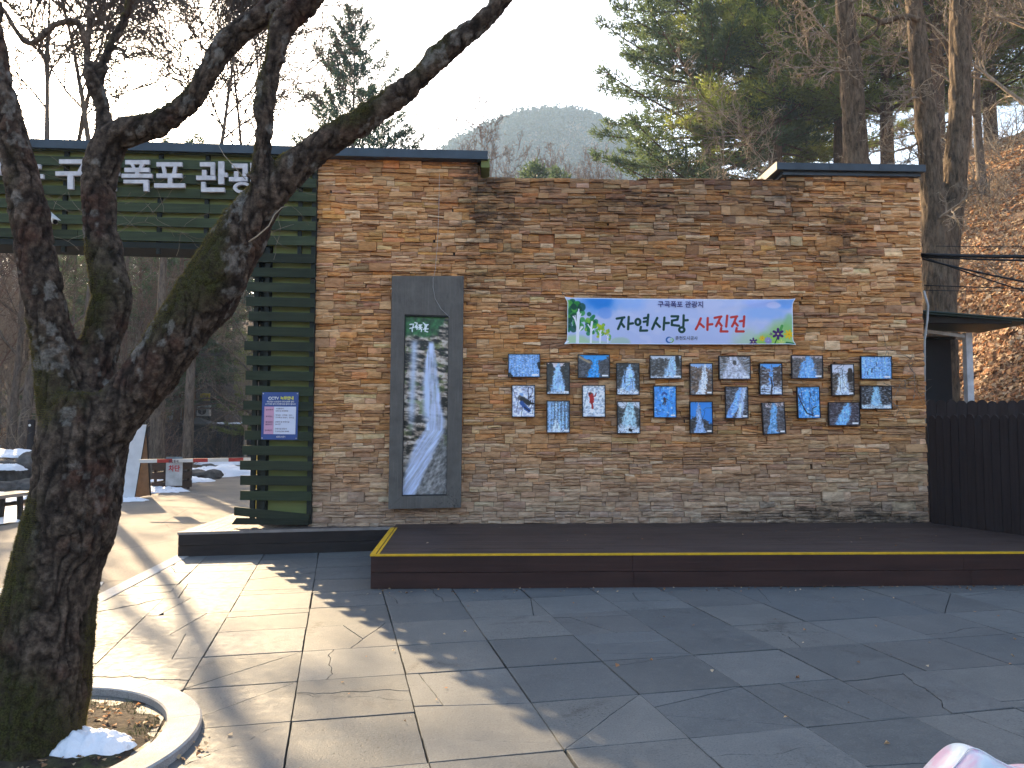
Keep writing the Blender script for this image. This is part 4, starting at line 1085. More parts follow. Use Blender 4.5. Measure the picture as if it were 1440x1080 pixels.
# little pulled ears at the corners
for (cu2, cv2, sx, sz) in ((0, 1, -1, .5), (1, 1, 1, .5), (1, 0, 1, -.5), (0, 0, -1, -.4)):
    w = np.exp(-(np.hypot((u - cu2) * 5, v - cv2) / .06) ** 2); PXb = PXb + sx * .035 * w; PZb = PZb + sz * .02 * w
idx = np.arange(nr * nc).reshape(nr, nc); Fq = np.stack([idx[:-1, :-1], idx[:-1, 1:], idx[1:, 1:], idx[1:, :-1]], -1).reshape(-1, 4)
cimg = np.clip(img, 0, 1).reshape(-1, 3); cimg = np.where(cimg <= .04045, cimg / 12.92, ((cimg + .055) / 1.055) ** 2.4)
mesh_np('banner_cloth', np.stack([PXb, yb + crease(u, v), PZb], -1).reshape(-1, 3), Fq, M_CLOTH, ban, True, cimg)
def flat_text(items, y, mat, parent, name='lettering', M=None):
    for it in items:
        vs, fs = text_mesh([it]); vs = [(a, y, c) for a, b, c in vs]
        mb = MB(); mb.add(vs, fs); o = mb.build(name, mat, parent)
    return o
M_NAVY = plain('navy_ink', (.035, .03, .16), .5, 0, .1)
pxz = (W(1000, 450, yb).x - W(900, 450, yb).x) / 100
a = W(924.3, 432, yb)
flat_text([('구곡폭포 관광지', a.x, a.z + .004, 9.6 * pxz, .018, 0, 64 * pxz)], yb - .022, M_NAVY, ban)
a = W(949.3, 479, yb); flat_text([('춘천도시공사', a.x, a.z + .012, 6.2 * pxz, .006, 0, 31.5 * pxz)], yb - .012, plain('black_ink', (.03, .03, .04), .5), ban)
M_TIE = plain('dark_cord', (.05, .045, .04), .7)
for p, q in (((798, 419), (789, 411)), ((1114, 421), (1122, 413)), ((1116, 483), (1124, 487)), ((797, 483), (775, 491))):
    mb = MB(); mb.tube([W(*p, yb), W(*q, D - .03)], .003, 4); mb.build('tie_cord', M_TIE, ban)
rebase(ban)

# ---- CCTV notice on the slatted post
ct = empty('notice_sign', (W(393, 600, YB).x, YB - .05, W(393, 618, YB).z)); tag(ct, 'blue and white notice board screwed to the green slatted post', 'sign')
ys = YB - .038
q = [W(369, 551.5, ys), W(420, 551.5, ys), W(418, 618.5, ys), W(367, 618, ys)]
cx0, cx1, cz0, cz1 = q[3].x, q[1].x, q[2].z, q[0].z
M_BLUE = plain('blue_sign', (.010, .050, .22), .35, 0, .08, 3, .03, .5)
mb = MB(); mb.prism([P2(q[3]), P2(q[2]), P2(q[1]), P2(q[0])], ys, ys + .006); mb.build('board', M_BLUE, ct)
def SP(u, v): return ((q[3].x * (1 - u) + q[2].x * u) * (1 - v) + (q[0].x * (1 - u) + q[1].x * u) * v, (q[3].z * (1 - u) + q[2].z * u) * (1 - v) + (q[0].z * (1 - u) + q[1].z * u) * v)
mb = MB(); mb.prism([SP(.07, .115), SP(.335, .115), SP(.335, .695), SP(.07, .695)], ys - .002, ys - .0005); mb.build('pink_column', plain('pink_print', (.55, .30, .42), .4, 0, .05), ct)
mb = MB(); mb.prism([SP(.338, .115), SP(.94, .115), SP(.94, .695), SP(.338, .695)], ys - .002, ys - .0005); mb.build('white_column', plain('white_print', (.60, .63, .74), .4, 0, .05), ct)
SW = (cx1 - cx0)
def st(txt, u, v, h, w, off=.01): a = SP(u, v); return (txt, a[0], a[1], h * SW, off, 0, w * SW)
flat_text([st('CCTV', .17, .845, .105, .29, .03)], ys - .0035, plain('white_ink', (.75, .75, .72), .5), ct)
flat_text([st('녹화안내', .50, .845, .105, .36, .03)], ys - .0035, plain('yellow_ink', (.70, .66, .08), .5), ct)
flat_text([st('개인정보 보호법에 의해 아래와 같이', .13, .785, .052, .74), st('CCTV를 설치 운영중임을 알려드립니다', .09, .735, .052, .83), st('춘천도시공사', .42, .045, .055, .25)], ys - .0035, bpy.data.materials['white_ink'], ct)
M_TXT = plain('dark_ink', (.05, .03, .06), .5)
flat_text([st('설치목적', .11, .615, .048, .19), st('설치장소', .11, .475, .048, .19), st('촬영범위', .11, .355, .048, .19), st('촬영시간', .11, .305, .048, .19), st('관리책임자', .10, .18, .048, .20),
           st('시설물관리', .38, .64, .048, .22), st('방범 및 화재예방', .38, .59, .048, .34), st('주차장 · 산책로 · 입구', .38, .50, .048, .46), st('구곡폭포 관광지 · 편의점', .38, .45, .048, .50),
           st('관광지 및 부대시설', .38, .36, .048, .38), st('24시간', .38, .31, .048, .15), st('관광시설 담당자', .38, .215, .048, .32), st('T.033)250-0088', .38, .16, .048, .38)], ys - .0035, M_TXT, ct)
M_STEEL = plain('steel', (.45, .45, .45), .4, .8)
for uu, vv in ((.03, .97), (.97, .97), (.03, .03), (.97, .03)):
    a = SP(uu, vv); mb = MB(); mb.tube([(a[0], ys - .006, a[1]), (a[0], ys - .0005, a[1])], .008, 8); mb.build('screw', M_STEEL, ct)
rebase(ct)

# ---- camera fixed under the beam
M_WHITEM = plain('white_housing', (.55, .55, .52), .45)
cc_ = empty('security_camera', W(72, 305, YB - .1)); tag(cc_, 'small white security camera on a bracket below the white letters', 'camera')
a, b = W(64, 300, YB - .16), W(79, 313, YB - .30)
mb = MB(); dr = (b - a).normalized(); Mx = Matrix.Translation((a + b) / 2) @ dr.to_track_quat('X', 'Z').to_matrix().to_4x4()
mb.box(-.12, .12, -.04, .04, -.035, .035, None, Mx); mb.build('housing', M_WHITEM, cc_, bevel=.006)
mb = MB(); mb.box(-.13, .15, -.046, .046, .037, .043, None, Mx); mb.build('sun_shield', M_WHITEM, cc_)
mb = MB(); mb.tube([Mx @ Vector((.121, 0, 0)), Mx @ Vector((.135, 0, 0))], .03, 14); mb.build('lens', plain('lens_glass', (.01, .01, .012), .1), cc_)
mb = MB(); mb.tube([(a + b) / 2 - Vector((0, 0, .03)), W(72, 318, YB - .12), W(72, 318, YB + .0)], .013, 6); mb.build('bracket', M_WHITEM, cc_)
rebase(cc_)

# ================================================================ shelter roof, post and cables at the right
sh = empty('shelter_roof', (7, 11.9, -.1)); tag(sh, 'small green sheet shelter roof on a white post behind the fences', 'shelter')
Ys = 11.6
M_GRROOF = plain('dark_green_sheet', (.018, .035, .025), .5, .2, .2)
a, b = W(1300, 438, Ys - .5), W(1426, 459, Ys - .5); c_, d_ = W(1300, 447, Ys + .9), W(1398, 472, Ys + .9)
a = Vector((XR + .04, Ys - .5, a.z)); c_ = Vector((XR + .04, Ys + .9, a.z - .02))
b = W(1426, 459, Ys + .1)
pf = [a, Vector((b.x, Ys - .35, b.z + .0)), Vector((b.x, Ys + .95, b.z - .0)), c_]
mb = MB(); vs = [tuple(p) for p in pf] + [tuple(p + Vector((0, 0, .03))) for p in pf]
mb.add(vs, [(0, 3, 2, 1), (4, 5, 6, 7), (0, 1, 5, 4), (1, 2, 6, 5), (2, 3, 7, 6), (3, 0, 4, 7)])
for k in range(7):
    u_ = k / 6; p = pf[0].lerp(pf[3], u_); r_ = pf[1].lerp(pf[2], u_); mb.tube([p + Vector((0, 0, .035)), r_ + Vector((0, 0, .035))], .018, 5)
mb.build('roof_sheet', M_GRROOF, sh)
mb = MB(); mb.tube([W(1303, 466, Ys + .1), W(1362, 474, Ys + .1)], .035, 4); mb.tube([W(1303, 470, Ys + .7), W(1352, 476, Ys + .7)], .03, 4); mb.build('white_beam', plain('white_steel', (.55, .56, .58), .5), sh)
p = W(1360, 470, Ys + .1); mb = MB(); mb.box(p.x - .05, p.x + .05, Ys + .05, Ys + .15, -.15, p.z + .02); mb.build('post', bpy.data.materials['white_steel'], sh)
mb = MB(); mb.box(XR + .05, b.x - .35, Ys - .35, Ys - .28, b.z - .02, b.z + .08); mb.build('dark_rafter', plain('dark_wood', (.02, .018, .015), .7), sh)
rebase(sh)
# dark utility hut wall seen below the shelter roof
mb = MB(); a = W(1303, 480, 12.4); mb.box(XR + .05, W(1322, 500, 12.4).x, 12.1, 12.5, -.1, a.z); mb.box(XR + .03, W(1323, 500, 12.4).x + .04, 12.05, 12.55, a.z + .002, a.z + .04)
tag(mb.build('utility_cabinet', plain('near_black_paint', (.008, .008, .009), .6)), 'near black tall cabinet tucked between the wall end and twin tree', 'cabinet')

M_CABLE = plain('black_cable', (.008, .008, .009), .5)
def cable(name, pts, r, label, cat='cable', group=None, n=5):
    mb = MB(); mb.tube(pts, r, n); o = mb.build(name, M_CABLE, None, True); tag(o, label, cat, group); return o
def sagp(p, q, sag, n=14):
    return [p.lerp(q, i / n) - Vector((0, 0, sag * 4 * (i / n) * (1 - i / n))) for i in range(n + 1)]
gcb = 'black cables crossing the leafy bank'
e1_ = W(1295, 358, D + .3)
cable('power_cable', sagp(e1_, W(1700, 352, 9.0), .05), .026, 'thickest black cable running level from the wall end', group=gcb)
cable('power_cable', sagp(W(1296, 361, D + .35), W(1700, 362, 8.8), .05), .014, 'black cable just beneath the thickest level one', group=gcb)
cable('power_cable', sagp(W(1297, 364, D + .3), W(1800, 440, 9.0), .12), .014, 'upper of two black cables slanting down to the right', group=gcb)
cable('power_cable', sagp(W(1300, 362, D + .4), W(1800, 500, 9.2), .10), .010, 'lower of two black cables slanting down to the right', group=gcb)
cable('power_cable', sagp(W(1299, 401, D + .3), W(1700, 406, 9.5), .03), .008, 'thin black cable halfway between cable bundle and shelter roof', group=gcb)
cable('power_cable', sagp(W(1299, 408, D + .3), W(1700, 398, 9.5), .05), .006, 'thinnest black cable dipping above the shelter roof', group=gcb)
cable('power_cable', sagp(W(1316, 346, D + 1), W(1700, 342, 11), .03), .006, 'faint single cable above the thick cable bundle', group=gcb)
mb = MB(); mb.tube([W(1299, 409, D + .3), W(1305, 430, D + .3), W(1304, 450, D + .3), W(1300, 478, D + .3), W(1300, 600, D + .3)], .017, 8)
o = mb.build('conduit_pipe', plain('grey_pvc', (.45, .45, .44), .5), None, True); tag(o, 'bent pale grey conduit pipe at the right end of the wall', 'pipe')
mb = MB()
for p, q, s in ((W(-300, 326, YB), W(160, 335, YB), .06), (W(60, 333, YB + .1), W(290, 337, YB + .1), .05), (W(150, 334, YB), W(345, 336, YB + .1), .03)): mb.tube(sagp(p, q, s), .011, 5)
tag(mb.build('sagging_cable', M_CABLE), 'loose black cable sagging along the underside of the green beam', 'cable')

# ================================================================ pale fabric tip at the bottom right corner (a child's sun hat on a low stand of its own is not visible: only its tip is)
t = NT('pastel_fabric'); v = t.coord(); n = t.noise(v, 14, 3, .5, 1.0); n2 = t.noise(t.coord('Object', (20, 20, 20), (0, 0, 1)), .6, 2, .5, 1.5)
c = t.mix(t.ramp(n, [(.42, 0), (.58, 1)]), (.62, .72, .80), (.72, .52, .66)); c = t.mix(t.ramp(n2, [(.5, 0), (.62, .8)]), c, (.70, .80, .86))
M_PASTEL = t.bsdf(c, .35, t.noise(v, 22, 3), .4, .01, trans=.3)
Yh = 1.66
prof = [(-40, 1150), (-10, 1112), (12, 1088), (30, 1068), (39, 1056), (45, 1048), (52, 1046), (60, 1048), (70, 1053), (84, 1062), (100, 1070), (118, 1076), (140, 1078.5), (175, 1081), (215, 1090)]
V, Fh = [], []
apex = W(1314 + 52, 1051, Yh)
segs = 40
hat = empty('sun_hat', W(1352, 1160, Yh)); tag(hat, 'tip of a glossy white and pink pastel fabric hat in the near corner', 'hat')
mb = MB(); rings = []
for kx, yy in enumerate(np.linspace(-.11, .11, 15)):
    row = []
    k2 = math.sqrt(max(0, 1 - (yy / .115) ** 2))
    for (ax, ay) in prof:
        p = W(1314 + ax, ay + 5, Yh); z = apex.z - .16 + (p.z - (apex.z - .16)) * k2
        row.append((p.x, Yh + .0 + yy + .02 * math.sin(ax * .05), z))
    rings.append(row)
for r_ in rings: mb.v += r_
m = len(prof)
for i in range(len(rings) - 1):
    for j in range(m - 1): a = i * m + j; mb.f.append((a, a + 1, a + m + 1, a + m))
o = mb.build('hat_crown', M_PASTEL, hat, True); sm = o.modifiers.new('sub', 'SUBSURF'); sm.levels = 2; sm.render_levels = 2
mb = MB(); mb.tube([W(1300 + ax, ay - .3, Yh - .112) if False else Vector((W(1314 + ax, ay + 5, Yh).x, Yh - .004, W(1314 + ax, ay + 5, Yh).z + .0005)) for ax, ay in prof], .0016, 5)
mb.build('seam', plain('white_seam', (.8, .82, .85), .5), hat, True)
rebase(hat)

# ================================================================ the foreground tree in its granite ring
RC = Vector((-2.42, 3.82, 0))          # ring centre
RO, RI = .95, .775
e_ = G(284, 1020); RC.x = e_.x - .905; RC.y = e_.y - .29
mb = MB(); N = 96; joints = 8
for j in range(joints):
    a0_ = 2 * math.pi * j / joints + .35; a1_ = 2 * math.pi * (j + 1) / joints + .35; n = 14; vs = []; k = len(mb.v)
    for i in range(n + 1):
        a = a0_ + .002 + (a1_ - a0_ - .004) * i / n; ca, sa = math.cos(a), math.sin(a)
        for r_, z in ((RI, -.06), (RI, .040), (RI + .008, .047), (RO - .010, .047), (RO, .038), (RO, -.06)):
            mb.v.append((RC.x + ca * r_, RC.y + sa * r_, z))
    for i in range(n):
        for q_ in range(5): a = k + i * 6 + q_; mb.f.append((a, a + 6, a + 7, a + 1))
    mb.f.append(tuple(k + q_ for q_ in range(6))); mb.f.append(tuple(k + n * 6 + q_ for q_ in range(5, -1, -1)))
ring = mb.build('tree_ring', M_GRAN); tag(ring, 'pale granite ring kerb around the foot of the big mossy tree', 'tree ring')
t = NT('ring_soil'); v = t.coord(); n = t.noise(v, 14, 6, .7); n2 = t.noise(v, 2.2, 4, .6)
c = t.ramp(n, [(.3, (.018, .013, .010)), (.55, (.05, .036, .025)), (.72, (.13, .095, .06))]); c = t.mix(t.math('MULTIPLY', t.ramp(n2, [(.5, 0), (.66, .8)]), t.ramp(n, [(.4, 0), (.6, 1)])), c, (.055, .075, .018))
M_SOIL = t.bsdf(c, .95, n, .9, .03)
rr = np.linspace(0, RI + .01, 26); aa = np.linspace(0, 2 * math.pi, 73)[:-1]
RR_, AA_ = np.meshgrid(rr, aa); X = RC.x + RR_ * np.cos(AA_); Y = RC.y + RR_ * np.sin(AA_)
Zs = .015 + (fbm(X * 6, Y * 6, seed=2) - .5) * .05 + .06 * np.exp(-(RR_ / .42) ** 2) - .02 * (RR_ / RI) ** 4
i = np.arange(72 * 26).reshape(72, 26); i2 = np.roll(i, -1, 0)
Fq = np.stack([i[:, :-1], i[:, 1:], i2[:, 1:], i2[:, :-1]], -1).reshape(-1, 4)
tag(mesh_np('ring_soil', np.stack([X, Y, Zs], -1).reshape(-1, 3), Fq, M_SOIL, smooth=True), kind='structure')
def soil_z(x, y):
    r_ = math.hypot(x - RC.x, y - RC.y); return float(.015 + (fbm([x * 6], [y * 6], seed=2)[0] - .5) * .05 + .06 * math.exp(-(r_ / .42) ** 2) - .02 * (r_ / RI) ** 4)

# --- trunk and limbs: tubes, fused with a voxel remesh, then bark relief
def limb(pts, n=26, step=.035):
    """pts: (px, py, depth Y, width px)"""
    P = [W(p[0], p[1], p[2]) for p in pts]; Rr = [p[3] * p[2] / FPX / 2 * .95 for p in pts]
    out, ro = [], []
    for k in range(len(P) - 1):
        p0, p1, p2, p3 = P[max(k - 1, 0)], P[k], P[k + 1], P[min(k + 2, len(P) - 1)]
        m = max(2, int((p2 - p1).length / step))
        for s in range(m):
            t_ = s / m
            q = 0.5 * ((2 * p1) + (p2 - p0) * t_ + (2 * p0 - 5 * p1 + 4 * p2 - p3) * t_ * t_ + (3 * p1 - p0 - 3 * p2 + p3) * t_ ** 3)
            out.append(q); ro.append(Rr[k] * (1 - t_) + Rr[k + 1] * t_)
    out.append(P[-1]); ro.append(Rr[-1]); return out, ro
TY = RC.y - .02
LIMBS = [
 [(22, 1120, TY, 225), (22, 1075, TY, 182), (38, 1030, TY, 150), (50, 980, TY, 138), (60, 900, TY, 132), (80, 800, TY, 118), (104, 720, TY, 124), (115, 650, TY, 120), (122, 590, TY, 116), (126, 552, TY, 96)],
 [(112, 640, TY, 96), (98, 580, TY, 84), (84, 520, TY - .02, 68), (72, 470, TY - .04, 60), (60, 420, TY - .06, 56), (50, 360, TY - .08, 57), (41, 300, TY - .1, 54), (30, 250, TY - .12, 50), (20, 200, TY - .14, 44), (8, 150, TY - .16, 40), (-2, 95, TY - .18, 32), (-12, 30, TY - .2, 30), (-25, -60, TY - .2, 26)],
 [(130, 620, TY + .05, 80), (134, 560, TY + .08, 66), (136, 505, TY + .1, 56), (150, 450, TY + .12, 53), (156, 405, TY + .13, 55), (147, 355, TY + .15, 50), (140, 310, TY + .16, 46), (138, 265, TY + .17, 48), (145, 225, TY + .18, 50), (158, 196, TY + .18, 46), (185, 183, TY + .17, 42), (215, 176, TY + .17, 38), (250, 158, TY + .16, 37), (272, 136, TY + .16, 36), (292, 105, TY + .15, 35), (318, 62, TY + .14, 40), (345, 38, TY + .13, 37), (378, 16, TY + .12, 37), (425, -22, TY + .1, 40), (480, -60, TY + .1, 36)],
 [(143, 215, TY + .18, 34), (147, 180, TY + .19, 25), (144, 150, TY + .2, 21), (136, 122, TY + .2, 26), (130, 100, TY + .2, 25), (124, 86, TY + .2, 10)],
 [(312, 58, TY + .14, 20), (312, 48, TY + .12, 17), (311, 42, TY + .12, 12)],
 [(142, 108, TY + .2, 17), (148, 84, TY + .22, 15), (156, 64, TY + .24, 15), (166, 44, TY + .25, 13), (178, 18, TY + .26, 14), (190, -30, TY + .28, 12)],
 [(155, 66, TY + .24, 8), (166, 66, TY + .22, 9), (175, 74, TY + .22, 9), (178, 84, TY + .22, 12)],
 [(125, 108, TY + .2, 12), (122, 80, TY + .19, 9), (124, 52, TY + .18, 8), (126, 20, TY + .17, 8), (123, -30, TY + .16, 7)],
 [(122, 60, TY + .19, 8), (112, 34, TY + .17, 9), (96, 30, TY + .15, 9), (76, 36, TY + .13, 9), (58, 52, TY + .11, 8), (42, 62, TY + .1, 8), (28, 50, TY + .09, 7), (12, 26, TY + .08, 6), (0, 8, TY + .07, 6), (-40, 2, TY + .04, 5)],
 [(122, 660, TY, 90), (143, 614, TY - .02, 80), (172, 573, TY - .03, 76), (208, 530, TY - .04, 76), (236, 490, TY - .05, 76), (262, 452, TY - .05, 80), (292, 412, TY - .05, 88), (312, 378, TY - .06, 84), (330, 342, TY - .06, 76), (352, 306, TY - .07, 70), (378, 272, TY - .08, 60), (405, 244, TY - .09, 54), (440, 214, TY - .1, 49), (482, 186, TY - .11, 43), (512, 168, TY - .12, 40), (545, 146, TY - .13, 37), (572, 124, TY - .14, 35), (598, 100, TY - .15, 35), (622, 76, TY - .16, 38), (645, 56, TY - .17, 36), (672, 36, TY - .18, 34), (700, 8, TY - .19, 32), (735, -40, TY - .2, 30)],
 [(310, 402, TY - .06, 66), (328, 398, TY - .07, 48), (334, 388, TY - .08, 32)],
 [(338, 350, TY - .1, 46), (352, 318, TY - .12, 40), (360, 285, TY - .13, 36), (366, 250, TY - .14, 33), (370, 205, TY - .15, 27), (373, 155, TY - .16, 26), (377, 110, TY - .16, 30), (386, 76, TY - .16, 30), (392, 48, TY - .16, 36), (402, 28, TY - .16, 40), (428, 4, TY - .16, 42), (460, -40, TY - .16, 38)],
 [(390, 80, TY - .16, 14), (398, 84, TY - .17, 13), (402, 90, TY - .18, 7)],
 [(355, 252, TY - .14, 12), (349, 247, TY - .18, 12), (346, 246, TY - .2, 7)],
 # buttress roots
 [(60, 1000, TY, 90), (20, 1080, TY - .12, 70), (-30, 1125, TY - .25, 40)],
 [(60, 1010, TY, 70), (74, 1045, TY + .02, 54), (94, 1062, TY - .02, 26)],
]
mb = MB(); THIN = []
for L in LIMBS:
    if max(p[3] for p in L) <= 10 or (L[0][3] == 12 and L[0][0] == 125): THIN.append(L); continue
    P, Rr = limb(L); mb.tube(P, Rr, 24)
me = bpy.data.meshes.new('t'); me.from_pydata(mb.v, [], mb.f)
ot = bpy.data.objects.new('t', me); COL.objects.link(ot)
m = ot.modifiers.new('r', 'REMESH'); m.mode = 'VOXEL'; m.voxel_size = .0095; m.use_smooth_shade = True
m = ot.modifiers.new('s', 'SMOOTH'); m.iterations = 12; m.factor = .5
dg = bpy.context.evaluated_depsgraph_get(); me2 = bpy.data.meshes.new_from_object(ot.evaluated_get(dg))
bpy.data.objects.remove(ot)
n = len(me2.vertices); co = np.empty(n * 3, np.float32); me2.vertices.foreach_get('co', co); co = co.reshape(-1, 3).astype(float)
no = np.empty(n * 3, np.float32); me2.vertex_normals.foreach_get('vector', no) if hasattr(me2, 'vertex_normals') else me2.vertices.foreach_get('normal', no); no = no.reshape(-1, 3).astype(float)
x, y, z = co.T
# bark: ridged plates, taller than wide, strongest on the trunk
g1 = fbm(x * 5, y * 5, z * 4, seed=1, o=3) - .5
wx = (fbm(x * 6, y * 6, z * 5, seed=51, o=2) - .5) * 1.6
rid = 1 - np.abs(vn(x * 24 + wx * 2, y * 24 + wx * 2, z * 9 + wx, seed=5) * 2 - 1)
rid2 = 1 - np.abs(vn(x * 46 + wx * 4, y * 46, z * 26 + wx * 3, seed=6) * 2 - 1)
fine = fbm(x * 90, y * 90, z * 60, seed=8, o=2) - .5
dsp = g1 * .030 - (rid ** 5) * .012 - (rid2 ** 4) * .007 + fine * .008
kn = vn(x * 7, y * 7, z * 6, seed=61); dsp += np.clip(kn - .78, 0, 1) * .09
co2 = co + no * dsp[:, None]
me2.vertices.foreach_set('co', co2.astype(np.float32).ravel())
# bark colour data: R crack depth, G moss, B lichen
moss = np.clip((fbm(x * 2.2, y * 2.2, z * 1.7, seed=21, o=4) - .42) * 5.5 + no[:, 2] * .6 - no[:, 0] * .45 - (z - 1.6) * .35 - .05, 0, 1)
lich = sstep(.675, .685, fbm(x * 5.5, y * 5.5, z * 4.5, seed=31, o=4)) * sstep(.44, .47, fbm(x * 32, y * 32, z * 32, seed=33, o=2)) * np.clip((z - .9) * 1.2, 0, 1) * .8
lich = np.maximum(lich, sstep(.70, .73, fbm(x * 13, y * 13, z * 11, seed=37, o=3)) * np.clip((z - .8), 0, 1) * .8)
set_col(me2, np.stack([np.clip(rid ** 4 * .8 + rid2 ** 3 * .5, 0, 1), moss, lich], -1).astype(np.float32))
t = NT('old_tree_bark'); v = t.coord(); at = t.n('ShaderNodeAttribute', attribute_name='Col'); sp = t.n('ShaderNodeSeparateColor'); t.put(sp.inputs[0], at.outputs[0])
n1 = t.noise(v, 26, 6, .7); n2 = t.noise(v, 3.4, 5, .6); n3 = t.noise(v, 120, 4, .6)
c = t.ramp(n1, [(.3, (.022, .016, .011)), (.48, (.10, .074, .054)), (.68, (.23, .175, .13))])
c = t.mix(t.ramp(n2, [(.52, 0), (.64, .7)]), c, t.ramp(n1, [(.3, (.035, .015, .010)), (.7, (.15, .065, .042))]))
c = t.mix(t.math('MULTIPLY', sp.outputs[0], .85), c, (.008, .006, .005))
mo = t.math('MULTIPLY', sp.outputs[1], t.ramp(n1, [(.36, .25), (.55, 1)]))
c = t.mix(mo, c, t.ramp(n3, [(.35, (.016, .017, .005)), (.65, (.075, .072, .022))]))
c = t.mix(t.math('MULTIPLY', sp.outputs[2], t.ramp(n3, [(.35, .5), (.5, .95)])), c, t.ramp(n1, [(.35, (.07, .065, .055)), (.6, (.25, .235, .205))]))
M_BARK = t.bsdf(c, .9, t.math('ADD', n1, t.math('MULTIPLY', n3, .6)), 1.0, .018, spec=.15)
tree = empty('mossy_tree', (RC.x, RC.y, 0)); tag(tree, 'big leaning foreground tree with mossy lichen-spotted bark and spreading limbs', 'tree')
link('trunk', me2, M_BARK, tree, True)
# moss fringe: short blades over the upper and left faces
pick_ = np.where((moss > .35))[0]; rngm = np.random.default_rng(2)
side = np.where((no[:, 0] < -.35) | (no[:, 2] > .25) | (np.abs(no[:, 0]) > .8))[0]
cand = np.intersect1d(pick_, side)
sel = rngm.choice(cand, min(52000, len(cand)), replace=False)
B0 = co2[sel]; Nn = no[sel] + rngm.normal(0, .45, (len(sel), 3)); Nn /= np.linalg.norm(Nn, axis=1)[:, None]
ln = rngm.uniform(.004, .013, len(sel))[:, None]; tg = np.cross(Nn, rngm.normal(0, 1, (len(sel), 3))); tg /= np.linalg.norm(tg, axis=1)[:, None]; wd = .0016
V = np.stack([B0 - tg * wd, B0 + tg * wd, B0 + Nn * ln], 1).reshape(-1, 3)
t = NT('moss_tuft'); v = t.coord(); c = t.mix(t.noise(v, 40), (.06, .06, .012), (.17, .14, .035)); M_MOSS = t.bsdf(c, .9, trans=.5)
o = mesh_np('moss', V, np.arange(len(V)).reshape(-1, 3), M_MOSS, tree); tag(o, kind='stuff')
# loose bark flakes curling off the right side
mb = MB(); rf = random.Random(8)
for _ in range(80):
    k = rf.randrange(n)
    if no[k][0] > .55 and .5 < co2[k][2] < 1.5:
        p = Vector(co2[k]); w, h = rf.uniform(.006, .014), rf.uniform(.02, .05)
        mb.add([p + Vector((-.004, -w, h)), p + Vector((-.004, w, h)), p + Vector((.006, w, 0)), p + Vector((.012, -w, -.012))], [(0, 1, 2, 3)])
if mb.v:
    o = mb.build('bark_flakes', M_BARK, tree); tag(o, kind='stuff')
mb = MB()
for L in THIN:
    P, Rr = limb(L); mb.tube([p + Vector((rf.gauss(0, .0012), rf.gauss(0, .0012), rf.gauss(0, .0012))) for p in P], [r_ * rf.uniform(.88, 1.15) for r_ in Rr], 8)
mb.build('thin_branch', M_BARK, tree, True)
# small dead twigs
M_TW = plain('pale_twig', (.30, .24, .17), .8)
mb = MB(); mb.tube([W(350, 340, TY - .2), W(362, 332, TY - .22), W(378, 318, TY - .22), (W(386, 302, TY - .22)), W(396, 292, TY - .2), W(404, 290, TY - .2)], [.004, .004, .0035, .003, .0025, .0015], 5)
mb.build('twig', M_TW, tree, True); mb = MB()
mb.tube([W(345, 252, TY - .16), W(330, 235, TY - .1), W(315, 218, TY - .02), W(305, 200, TY + .03)], [.003, .0025, .002, .001], 4)
mb.build('twig', M_TW, tree, True)
rebase(tree)
t = NT('snow'); v = t.coord(); nsn = t.noise(v, 30, 5, .6); nd = t.noise(v, 9, 5, .6)
c = t.mix(t.ramp(nd, [(.62, 0), (.72, .8)]), (.80, .83, .88), (.30, .25, .20)); M_SNOW = t.bsdf(c, .6, nsn, .6, .02, spec=.3)
def snow_patch(name, cx, cy, zfun, rx, ry, hgt, seed, label, ang=0.0, nr=30, group=None):
    rr = np.linspace(0, 1, nr); aa = np.linspace(0, 2 * math.pi, 65)[:-1]; Rg, Ag = np.meshgrid(rr, aa)
    prof = 1 + .32 * (fbm(np.cos(Ag) * 1.6 + 5, np.sin(Ag) * 1.6 + seed, seed=seed) - .5) * 2 + .18 * (fbm(np.cos(Ag) * 5 + 5, np.sin(Ag) * 5 + seed, seed=seed + 1) - .5) * 2
    lx_, ly_ = Rg * prof * rx * np.cos(Ag), Rg * prof * ry * np.sin(Ag)
    X = cx + lx_ * math.cos(ang) - ly_ * math.sin(ang); Y = cy + lx_ * math.sin(ang) + ly_ * math.cos(ang)
    Zb = zfun(X, Y); Z = Zb + hgt * np.clip(1 - Rg ** 2.2, 0, 1) ** .8 * (.25 + 1.5 * fbm(X * (2.2 / rx), Y * (2.2 / rx), seed=seed + 2)) + .02 * hgt / .1 * 1.8 * (fbm(X * (9 / rx), Y * (9 / rx), seed=seed + 3) - .5) - .006
    i = np.arange(64 * nr).reshape(64, nr); i2 = np.roll(i, -1, 0); Fq = np.stack([i[:, :-1], i[:, 1:], i2[:, 1:], i2[:, :-1]], -1).reshape(-1, 4)
    o = mesh_np(name, np.stack([X, Y, Z], -1).reshape(-1, 3), Fq, M_SNOW, smooth=True); tag(o, label, 'snow', group); return o
sp_ = G(127, 1048, .03)
snow_patch('snow_patch', sp_.x, sp_.y, lambda x, y: .015 + .06 * np.exp(-(((x - RC.x) ** 2 + (y - RC.y) ** 2) / .18)), .20, .13, .075, 5, 'lump of melting snow on the soil beside the big mossy trunk', .35)
